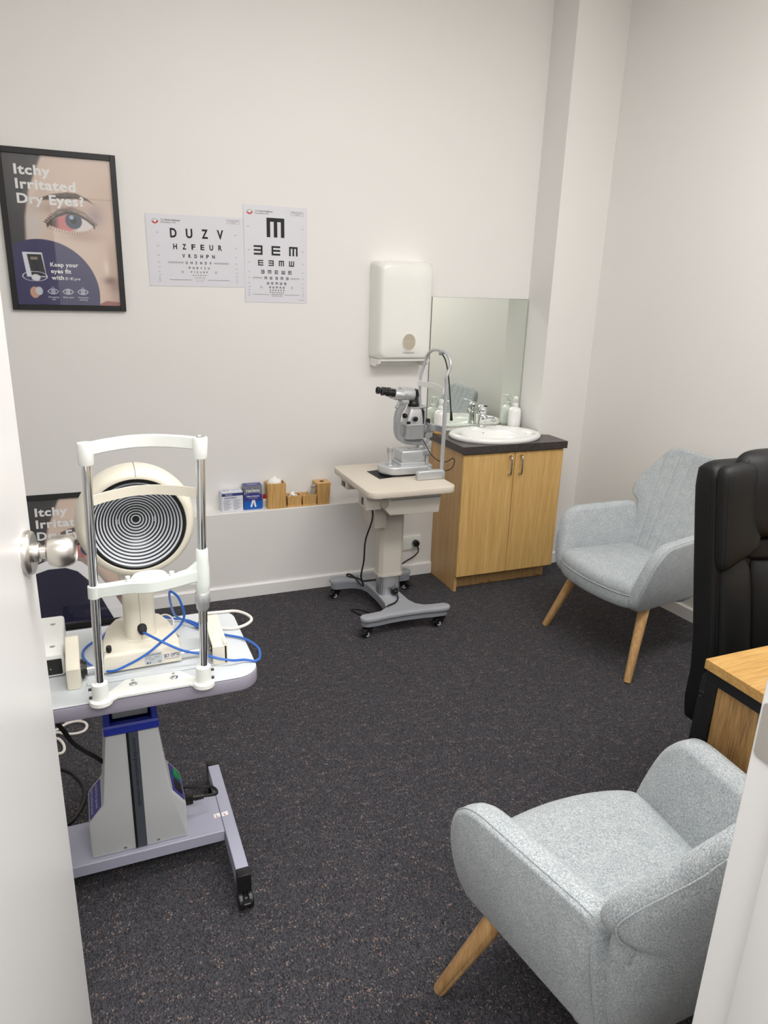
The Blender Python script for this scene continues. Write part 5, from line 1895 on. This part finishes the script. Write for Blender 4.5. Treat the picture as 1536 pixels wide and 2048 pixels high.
# power unit at the left end of the table
pu = thing('power_unit', 'white power box with a black socket panel behind the door edge', 'power box', (-.165, 1.70, KZ))
b = B()
rings = []
for y, z1, ins in ((1.630, .052, .004), (1.632, .056, .001), (1.66, .060, 0), (1.795, .078, 0), (1.800, .076, .003)):
    rings.append([(x, y, KZ + z) for x, z in rrect(-.235 + ins, -.099 - ins, .002 + ins, z1 - ins, .008, 4)])
b.rings(rings)
obj('box_shell', b, WHITEP, pu)
pn = obj('socket_panel', B().box(-.20, -.1055, 1.6275, 1.6325, KZ + .008, KZ + .047, .003, 2), BLACK, pu)
obj('socket_pin', B().cyl((-.130, 1.6270, KZ + .024), (-.130, 1.6285, KZ + .024), .0016, n=10), M('brass_pin', (.7, .55, .2), .3, 1.0), pn)
b = B()
for y in (1.668, 1.762):
    zt = KZ + .060 + (y - 1.66) * .018 / .135
    b.prism(ellipse(-.124, y, .006, .0055, 20), zt - .001, zt + .0004)
obj('screw_plugs', b, SILVERD, pu)

# ------------------------------------------------------------------ loose cables on and below the table
RZ = KZ + .0045
b = B().tube([(.076, 1.634, .741), (.088, 1.612, .742), (.118, 1.585, .731), (.158, 1.578, .707), (.200, 1.575, .692), (.235, 1.560, .682), (.270, 1.552, .674), (.300, 1.556, .668), (.325, 1.549, .664), (.338, 1.560, .6655),
              (.345, 1.610, .6655), (.322, 1.668, .6655), (.270, 1.714, .6655), (.226, 1.760, .668), (.191, 1.805, .675), (.187, 1.780, .686), (.159, 1.720, .734), (.144, 1.650, .802), (.140, 1.612, .844), (.146, 1.598, .850), (.160, 1.600, .830), (.169, 1.600, .790), (.162, 1.600, .768),
              (.146, 1.598, .752), (.116, 1.594, .731), (.077, 1.588, .706), (.035, 1.592, .684), (-.002, 1.596, .672), (-.037, 1.637, .6655), (-.060, 1.690, .6655), (-.061, 1.733, .6655), (-.043, 1.766, .6655), (-.020, 1.782, .6655), (-.012, 1.80, .6655), (.01, 1.85, .6655)], .0030, 10, 8)
obj('data_cable', b, BLUECABLE, tg)
b = B().tube([(.115, 1.856, .666), (.145, 1.852, .668), (.169, 1.836, .668), (.200, 1.815, .668), (.222, 1.785, .668)], .0030, 10, 8)
bc2 = obj('data_cable', b, BLUECABLE, tg)
obj('connector', B().box(.214, .250, 1.764, 1.782, KZ + .0015, KZ + .013, .002, 2, Matrix.Translation((.232, 1.773, 0)) @ Matrix.Rotation(-.9, 4, 'Z') @ Matrix.Translation((-.232, -1.773, 0))), BLUECABLE, bc2)
wc = thing('white_cable', 'thin white cable coiled behind the topographer base', 'cable', (.15, 1.82, .668))
b = B().tube([(.120, 1.850, .665), (.130, 1.862, .668), (.147, 1.860, .672), (.160, 1.840, .672), (.163, 1.812, .669), (.157, 1.785, .665), (.1625, 1.765, .664), (.170, 1.74, .664)], .0026, 10, 8)
obj('cable', b, WHITECABLE, wc)
wc2 = thing('white_cable', 'white cable looping out over the right back corner of the grey table', 'cable', (.34, 1.80, .66))
b2 = B().tube([(.25, 1.85, .6645), (.295, 1.845, .6645), (.332, 1.838, .665), (.357, 1.811, .664), (.365, 1.778, .663), (.345, 1.748, .6645), (.312, 1.736, .6645), (.28, 1.745, .6645)], .0042, 10, 8)
obj('cable', b2, WHITECABLE, wc2)
fl = thing('floor_cable', 'white cable lying in loops on the carpet behind the grey table', 'cable', (-.14, 2.44, 0))
b = B().tube([(-.06, 2.56, .0055), (-.10, 2.506, .0055), (-.132, 2.492, .0055), (-.163, 2.490, .0055), (-.197, 2.506, .0055), (-.24, 2.49, .0055), (-.24, 2.45, .0055), (-.20, 2.447, .0075), (-.172, 2.475, .0055), (-.138, 2.482, .0055), (-.110, 2.466, .0055), (-.101, 2.438, .0055), (-.111, 2.412, .0055), (-.138, 2.404, .0055), (-.171, 2.413, .0055), (-.20, 2.432, .0055), (-.24, 2.42, .0055), (-.22, 2.40, .0055),
               (-.196, 2.393, .0055), (-.180, 2.362, .0055), (-.174, 2.332, .0055), (-.177, 2.309, .0055), (-.189, 2.302, .0055), (-.22, 2.31, .0055)], .005, 8, 6)
obj('cable', b, WHITECABLE, fl)
b = B().tube([(-.16, 1.76, .618), (-.158, 1.752, .54), (-.142, 1.75, .473), (-.128, 1.75, .441), (-.110, 1.75, .401), (-.086, 1.75, .371), (-.061, 1.75, .346), (-.044, 1.76, .318)], .0058, 10, 8)
obj('power_lead', b, BLACKCABLE, kt)
bk2 = thing('power_lead', 'black power lead curving over the carpet left of the pedestal', 'cable', (-.14, 2.05, 0))
b = B().tube([(-.24, 2.225, .0055), (-.205, 2.222, .0055), (-.179, 2.211, .0055), (-.152, 2.184, .0055), (-.125, 2.130, .0055), (-.112, 2.079, .0055), (-.113, 2.038, .0055), (-.126, 1.990, .0055), (-.146, 1.952, .0055), (-.165, 1.935, .0055), (-.20, 1.915, .0055), (-.25, 1.905, .0055)], .005, 8, 6)
obj('lead', b, BLACKCABLE, bk2)

# ------------------------------------------------------------------ grey armchairs
def interp(x, xs, ys):
    return float(np.interp(x, xs, ys))


def sgnpow(v, p):
    return math.copysign(abs(v) ** p, v)


def armchair(label, loc, rotz):
    """local frame: +y is the front, origin on the floor below the front of the arms"""
    t = thing('armchair', label, 'armchair', loc, rotz, 'grey fabric armchairs')
    # seat cushion
    outline = [(-.195, -.325), (-.212, -.20), (-.226, -.02), (-.228, .030), (-.220, .060), (-.17, .084), (-.09, .101), (0, .107), (.09, .101), (.17, .084), (.220, .060), (.228, .030), (.226, -.02), (.212, -.20), (.195, -.325)]
    dense = [(p.x, p.y) for p in catmull([(x, y, 0) for x, y in outline], 5)]
    cx_, cy_ = 0, -.14

    def sr(s, z, crown=0.0):
        return [(cx_ + (x - cx_) * s, cy_ + (y - cy_) * s, z) for x, y in dense]
    b = B()
    b.rings([sr(.93, .304), sr(.97, .306), sr(.99, .315), sr(.998, .335), sr(1.0, .362), sr(.994, .3665), sr(.999, .371), sr(.995, .384), sr(.975, .400), sr(.93, .413), sr(.85, .421), sr(.7, .426), sr(.45, .429), sr(.02, .430)])
    seat = obj('seat_cushion', b, FABRIC, t, local=True, sharp=60)
    fr = [(x * 1.003, cy_ + (y - cy_) * 1.003, .3665) for x, y in dense if y > -.01]
    obj('piping', B().tube(fr, .0022, 6, smooth=False), FABRIC, seat, local=True)
    obj('underside', B().prism([(cx_ + (x - cx_) * .92, cy_ + (y - cy_) * .92) for x, y in dense], .298, .3045), UNDER, t, local=True)
    # arms
    prof = [(.030, .300), (.052, .312), (.062, .345), (.058, .41), (.045, .475), (.024, .532), (-.004, .568), (-.036, .587), (-.08, .594), (-.16, .597), (-.25, .601), (-.318, .604), (-.340, .598), (-.352, .56), (-.356, .45), (-.356, .33), (-.352, .292)]
    pd = [(p.x, p.y) for p in catmull([(y, z, 0) for y, z in prof], 4)]
    for s in (-1, 1):
        b = B()
        inner, outer = .196, .256
        rings = []
        cyy, czz = -.165, .44
        nl = [(0.90, inner - .002), (0.955, inner + .003), (0.988, inner + .013), (1.0, inner + .028), (0.998, outer - .022), (0.985, outer - .009), (0.96, outer - .001), (0.92, outer + .002)]
        for sc_, x in nl:
            ring_ = []
            for y, z in pd:
                zz = czz + (z - czz) * (sc_ if z > czz else 1 - (1 - sc_) * .5)
                yy = cyy + (y - cyy) * (1 - (1 - sc_) * .8)
                xx = x + .20 * (zz - .306) + .15 * min(0.0, yy) + .010 * math.sin(max(0, min(1, (zz - .31) / .29)) * PI)
                ring_.append((s * xx, yy, zz))
            rings.append(ring_)
        b.rings(rings)
        arm = obj('armrest', b, FABRIC, t, local=True, sharp=60)
        # welt along the outer top edge
        pts = [(p[0] * 1.004, p[1], p[2] + .0005) for p in rings[5] if p[2] > .36 and p[1] > -.335]
        obj('welt', B().tube(pts, .0014, 6, smooth=False), FABRIC, arm, local=True)
    # backrest
    NZ, NF, NR = 56, 112, 28
    zs = [.275 + (.866 - .275) * k / (NZ - 1) for k in range(NZ)]
    wz = [.275, .30, .50, .575, .602, .612, .628, .660, .700, .750, .800, .830, .852, .862, .868]
    wv = [.196, .210, .232, .240, .242, .258, .274, .285, .277, .253, .226, .209, .189, .169, .145]
    wf = catmull([(z, w, 0) for z, w in zip(wz, wv)], 6)
    wxs, wys = [p.x for p in wf], [p.y for p in wf]

    def surf(x, z, w):
        yf = -.288 - .42 * (z - .42)
        c = max(0.0, abs(x) - .12)
        return yf + 1.5 * c * c + .25 * x * x * max(0, (z - .55)) * 2

    rings = []
    for z in zs:
        w = interp(z, wxs, wys)
        T = interp(z, [.27, .30, .45, .58, .66, .80, .845, .868], [.115, .130, .116, .094, .080, .072, .056, .016])
        ring_ = []
        for k in range(NF):
            a = math.pi * k / (NF - 1)
            u = -math.cos(a) * .55 + (-1 + 2 * k / (NF - 1)) * .45
            x = u * w
            e = (1 - abs(u) ** 9) ** .5
            g = 0.0
            for q in (-2.5, -1.5, -.5, .5, 1.5, 2.5):
                xg = q * interp(z, [.42, .86], [.050, .078])
                g += .0055 * math.exp(-((x - xg) / .0042) ** 2)
            g *= max(0, min(1, (.862 - z) / .03)) * (1 if abs(u) < .93 else 0)
            ring_.append((x, surf(x, z, w) - T / 2 + T / 2 * e - g, z))
        for k in range(1, NR - 1):
            u = 1 - 2 * k / (NR - 1)
            u = math.sin(u * PI / 2) * .55 + u * .45
            x = u * w
            e = (1 - abs(u) ** 9) ** .5
            ring_.append((x, surf(x, z, w) - T / 2 - T / 2 * e, z))
        rings.append(ring_)
    back = obj('backrest', B().rings(rings), FABRIC, t, local=True, sharp=70)
    # welt that outlines the rear of the back
    pts = []
    for s in (-1,):
        for r_ in rings[26:-3]:
            p = min(r_, key=lambda q: q[0])
            pts.append((p[0] * .985, p[1] - .022, p[2]))
    for r_ in reversed(rings[26:-3]):
        p = max(r_, key=lambda q: q[0])
        pts.append((p[0] * .985, p[1] - .022, p[2]))
    obj('welt', B().tube(pts, .0016, 6, smooth=False), FABRIC, back, local=True)
    # legs
    for tx, ty, px_, py_ in ((-.282, .062, -.212, -.045), (.282, .062, .212, -.045), (-.235, -.535, -.170, -.400), (.235, -.535, .170, -.400)):
        p, q = Vector((tx, ty, .0)), Vector((px_, py_, .304))
        d = q - p
        M4 = Matrix.Translation(p) @ d.to_track_quat('Z', 'Y').to_matrix().to_4x4()
        b = B().lathe([(.0, .0), (.0145, .0), (.0160, .004), (.0235, d.length), (.0, d.length)], 24, M4)
        for v in b.bm.verts:
            if v.co.z < .0008:
                v.co.z = .0008
        obj('leg', b, LEGWOOD, t, local=True)
    return t


chair_near = armchair('grey fabric armchair in the foreground with its back beside the door frame', (.919, 1.034, 0), math.radians(2.0))
chair_far = copy_thing(chair_near, (2.028, 2.318, 0), math.radians(92.0), 'grey fabric armchair standing against the right wall behind the office chair')

# ------------------------------------------------------------------ desk
de = thing('desk', 'oak desk corner on a black metal frame behind the near armchair', 'desk', (1.85, .78, 0))
DX0, DX1, DY0, DY1 = 1.266, 2.50, .500, 1.073
obj('desk_top', B().box(DX0, DX1, DY0, DY1, .726, .750, .0008, 1), OAK_TOP, de)
b = B()
fx = DX0 + .006
b.box(fx, fx + .030, DY0 + .006, DY1 - .006, .696, .7255, .001, 1)
for y in (DY0 + .006, DY1 - .036):
    b.box(fx, fx + .030, y, y + .030, .0005, .696, .001, 1)
b.box(DX1 - .036, DX1 - .006, DY0 + .006, DY1 - .006, .696, .7255, .001, 1)
for y in (DY0 + .006, DY1 - .036):
    b.box(DX1 - .036, DX1 - .006, y, y + .030, .0005, .696, .001, 1)
b.box(fx + .03, DX1 - .036, DY0 + .006, DY0 + .036, .696, .7255).box(fx + .03, DX1 - .036, DY1 - .036, DY1 - .006, .696, .7255)
obj('frame', b, BLACKM, de)
b = B().prism([(DY1 - .020, .470), (DY1 + .012, .480), (DY1 + .016, .50), (DY1 + .010, .70), (DY1 - .004, .722), (DY1 - .02, .722)], fx + .002, fx + .020, YZ, .003, 2)
br = obj('side_bracket', b, BLACKM, de)
for z in (.655, .515):
    b = B()
    b.rings([[(fx + x_, DY1 + r_ * math.cos(2 * PI * k / 20), z + r_ * math.sin(2 * PI * k / 20)) for k in range(20)] for r_, x_ in ((.0095, .002), (.0085, -.0012), (.006, -.0012), (.005, .001))])
    obj('bolt', b, BLACK, br)
obj('side_panel', B().box(fx + .006, fx + .024, DY0 + .036, DY1 - .0365, .20, .6955), OAK_SIDE, de)
b = B().box(fx + .0045, fx + .0058, DY0 + .036, DY1 - .0365, .6940, .6955)
obj('panel_edge', b, SILVERD, de)

# ------------------------------------------------------------------ office chair
oc = thing('office_chair', 'black leather high-back office chair behind the oak desk', 'office chair', (1.775, 1.12, 0))
OCX = 1.775


def back_surf(z):
    """rear face y of the leather back at height z"""
    return interp(z, [.36, .40, .46, .54, .64, .80, 1.0, 1.12], [1.362, 1.352, 1.342, 1.338, 1.350, 1.382, 1.420, 1.440]) - .0


def loft_pad(x0, x1, z0, z1, yf, th, r=.03, bulge=.02, n=18, lean=None, nz=22, rexp=5):
    """cushion: front face at yf(z) - bulge, thickness th"""
    rings = []
    xc, hw = (x0 + x1) / 2, (x1 - x0) / 2
    zc, hz = (z0 + z1) / 2, (z1 - z0) / 2
    for i in range(nz):
        v = -math.cos(PI * i / (nz - 1))
        z = zc + hz * v
        ev = max(0.02, (1 - abs(v) ** rexp)) ** (1 / 2.2)
        w = hw * (1 - (1 - (1 - abs(v) ** 8) ** .5) * min(1, r / hw) * .8)
        rr_ = []
        for k in range(n):
            u = -math.cos(PI * k / (n - 1))
            e = max(0, (1 - abs(u) ** rexp)) ** (1 / 2.2) * ev
            rr_.append((xc + w * u, yf(z) - th * .5 * e - bulge * (1 - u * u) * ev, z))
        for k in range(1, n - 1):
            u = math.cos(PI * k / (n - 1))
            e = max(0, (1 - abs(u) ** rexp)) ** (1 / 2.2) * ev
            rr_.append((xc + w * u, yf(z) + th * .5 * e, z))
        rings.append(rr_)
    return B().rings(rings)


def pad_line(b, k, n=18, nz=22, lo=3, hi=3, lift=.0006):
    """points that run up column k of a pad's front"""
    b.bm.verts.ensure_lookup_table()
    m = 2 * n - 2
    return [b.bm.verts[i * m + k].co + Vector((0, -lift, 0)) for i in range(lo, nz - hi)]


# main shell of the back with boxed side
rings = []
zs = [.355, .362, .38, .41, .45] + [.50 + .6 * k / 24 for k in range(25)] + [1.112, 1.119, 1.122]
for z in zs:
    w = interp(z, [.355, .38, .43, .60, .90, 1.05, 1.10, 1.116, 1.122], [.21, .245, .260, .262, .262, .262, .258, .25, .225])
    yr = back_surf(z)
    th = interp(z, [.355, .38, .46, .9, 1.06, 1.10, 1.122], [.03, .06, .085, .085, .085, .075, .03])
    ym = yr - .0425
    rings.append([(OCX + x, y, z) for x, y in rrect(-w, w, ym - th / 2, ym + th / 2, min(.018, th * .4), 4)])
shell = obj('backrest', B().rings(rings), LEATHER, oc, sharp=50)
fy = lambda z: back_surf(z) - .085
# seams along the side edges
b = B()
for s in (-1,):
    for off, dz in ((.0025, 0), (.0100, 0), (.0180, 0)):
        pts = []
        for z in [.46 + .63 * k / 30 for k in range(31)]:
            pts.append((OCX + s * (.262 - off), fy(z) - .0012 + (.010 if off < .003 else 0.0), z))
        b.tube(pts, .0011, 5, smooth=False)
    for off in (.010, .019):
        pts = [(OCX + s * .2625, fy(z) + off + .006, z) for z in [.46 + .62 * k / 30 for k in range(31)]]
        b.tube(pts, .0009, 5, smooth=False)
obj('seam', b, THREAD, shell)
# upper side bolsters, head pad, lower pads
for s in (-1, 1):
    xa, xb = sorted((OCX + s * .259, OCX + s * .125))
    b = loft_pad(xa, xb, .865, 1.126, lambda z: fy(z) - .004, .050, .03, .008, rexp=9)
    for v in b.bm.verts:
        # lower edge slopes down towards the middle, top falls to the outside
        k = (v.co.x - OCX) * s
        v.co.z += (k - .20) * -.45 * max(0, min(1, (1.0 - v.co.z) / .13)) - max(0, (k - .20)) * .15
    lines = [pad_line(b, k) for k in ((2, 3) if s < 0 else (15, 14))]
    bo = obj('side_bolster', b, LEATHER, oc, sharp=60)
    b = B()
    for ln in lines:
        b.tube(ln, .0011, 5, 4)
    obj('stitching', b, THREAD, bo)
hp = loft_pad(OCX - .180, OCX + .180, .925, 1.152, lambda z: fy(z) - .002 + .02 * max(0, (z - 1.08) / .07), .090, .05, .022)
for v in hp.bm.verts:
    k = abs(v.co.x - OCX)
    v.co.z -= max(0, k - .10) ** 2 * 2.5
    if v.co.z < .98:
        v.co.x = OCX + (v.co.x - OCX) * (1 - (.98 - v.co.z) * 1.2)
lines = [pad_line(hp, k) for k in (1, 2, 15, 16)]
hpo = obj('head_pad', hp, LEATHER, oc, sharp=60)
b = B()
for ln in lines:
    b.tube(ln, .0012, 5, 4)
obj('stitching', b, THREAD, hpo)
lp_ = loft_pad(OCX - .150, OCX + .150, .862, .925, lambda z: fy(z) + .004, .05, .03, .012)
obj('neck_panel', lp_, LEATHER, oc, sharp=60)
for s in (-1, 1):
    xa, xb = sorted((OCX + s * .246, OCX + s * .138))
    obj('lower_side_pad', loft_pad(xa, xb, .43, .875, lambda z: fy(z) + .006, .052, .03, .012), LEATHER, oc, sharp=60)
obj('lumbar_pad', loft_pad(OCX - .145, OCX + .145, .43, .868, lambda z: fy(z) + .002, .07, .03, .03), LEATHER, oc, sharp=60)
# seat, arms, gas lift and star base
b = B()
rings = []
for z, s in ((.415, .90), (.42, .97), (.44, 1.0), (.475, 1.0), (.495, .96), (.503, .85), (.506, .5), (.507, .05)):
    rings.append([(OCX + (x - OCX) * s, 1.02 + (y - 1.02) * s, z) for x, y in rrect(OCX - .245, OCX + .245, .80, 1.235, .07, 8)])
obj('seat', b.rings(rings), LEATHER, oc, sharp=60)
obj('seat_mechanism', B().box(OCX - .10, OCX + .10, .92, 1.14, .365, .414, .006, 2).box(OCX - .04, OCX + .04, 1.12, 1.375, .372, .392, .003, 1).box(OCX - .04, OCX + .04, 1.345, 1.385, .38, .56, .004, 1), BLACKM, oc)
obj('gas_lift', B().cyl((OCX, 1.02, .10), (OCX, 1.02, .25), .027, n=24).cyl((OCX, 1.02, .25), (OCX, 1.02, .37), .017, n=20), BLACKM, oc)
hub = (OCX, 1.02)
for k in range(5):
    a = 2 * PI * k / 5 + .25
    e = (hub[0] + .29 * math.cos(a), hub[1] + .29 * math.sin(a))
    b = B().tube([(hub[0] + .02 * math.cos(a), hub[1] + .02 * math.sin(a), .105), (hub[0] + .15 * math.cos(a), hub[1] + .15 * math.sin(a), .095), (e[0], e[1], .075)], .020, 12, 4)
    lg = obj('base_leg', b, BLACK, oc)
    b = B()
    for q in (-1, 1):
        n_ = Vector((-math.sin(a), math.cos(a), 0))
        c = Vector((e[0], e[1], .0262)) + n_ * (.012 * q)
        b.cyl(c - n_ * .008, c + n_ * .008, .0258, n=22, bev=.004)
    b.cyl((e[0], e[1], .03), (e[0], e[1], .072), .006, n=10)
    obj('castor', b, RUBBER, lg)
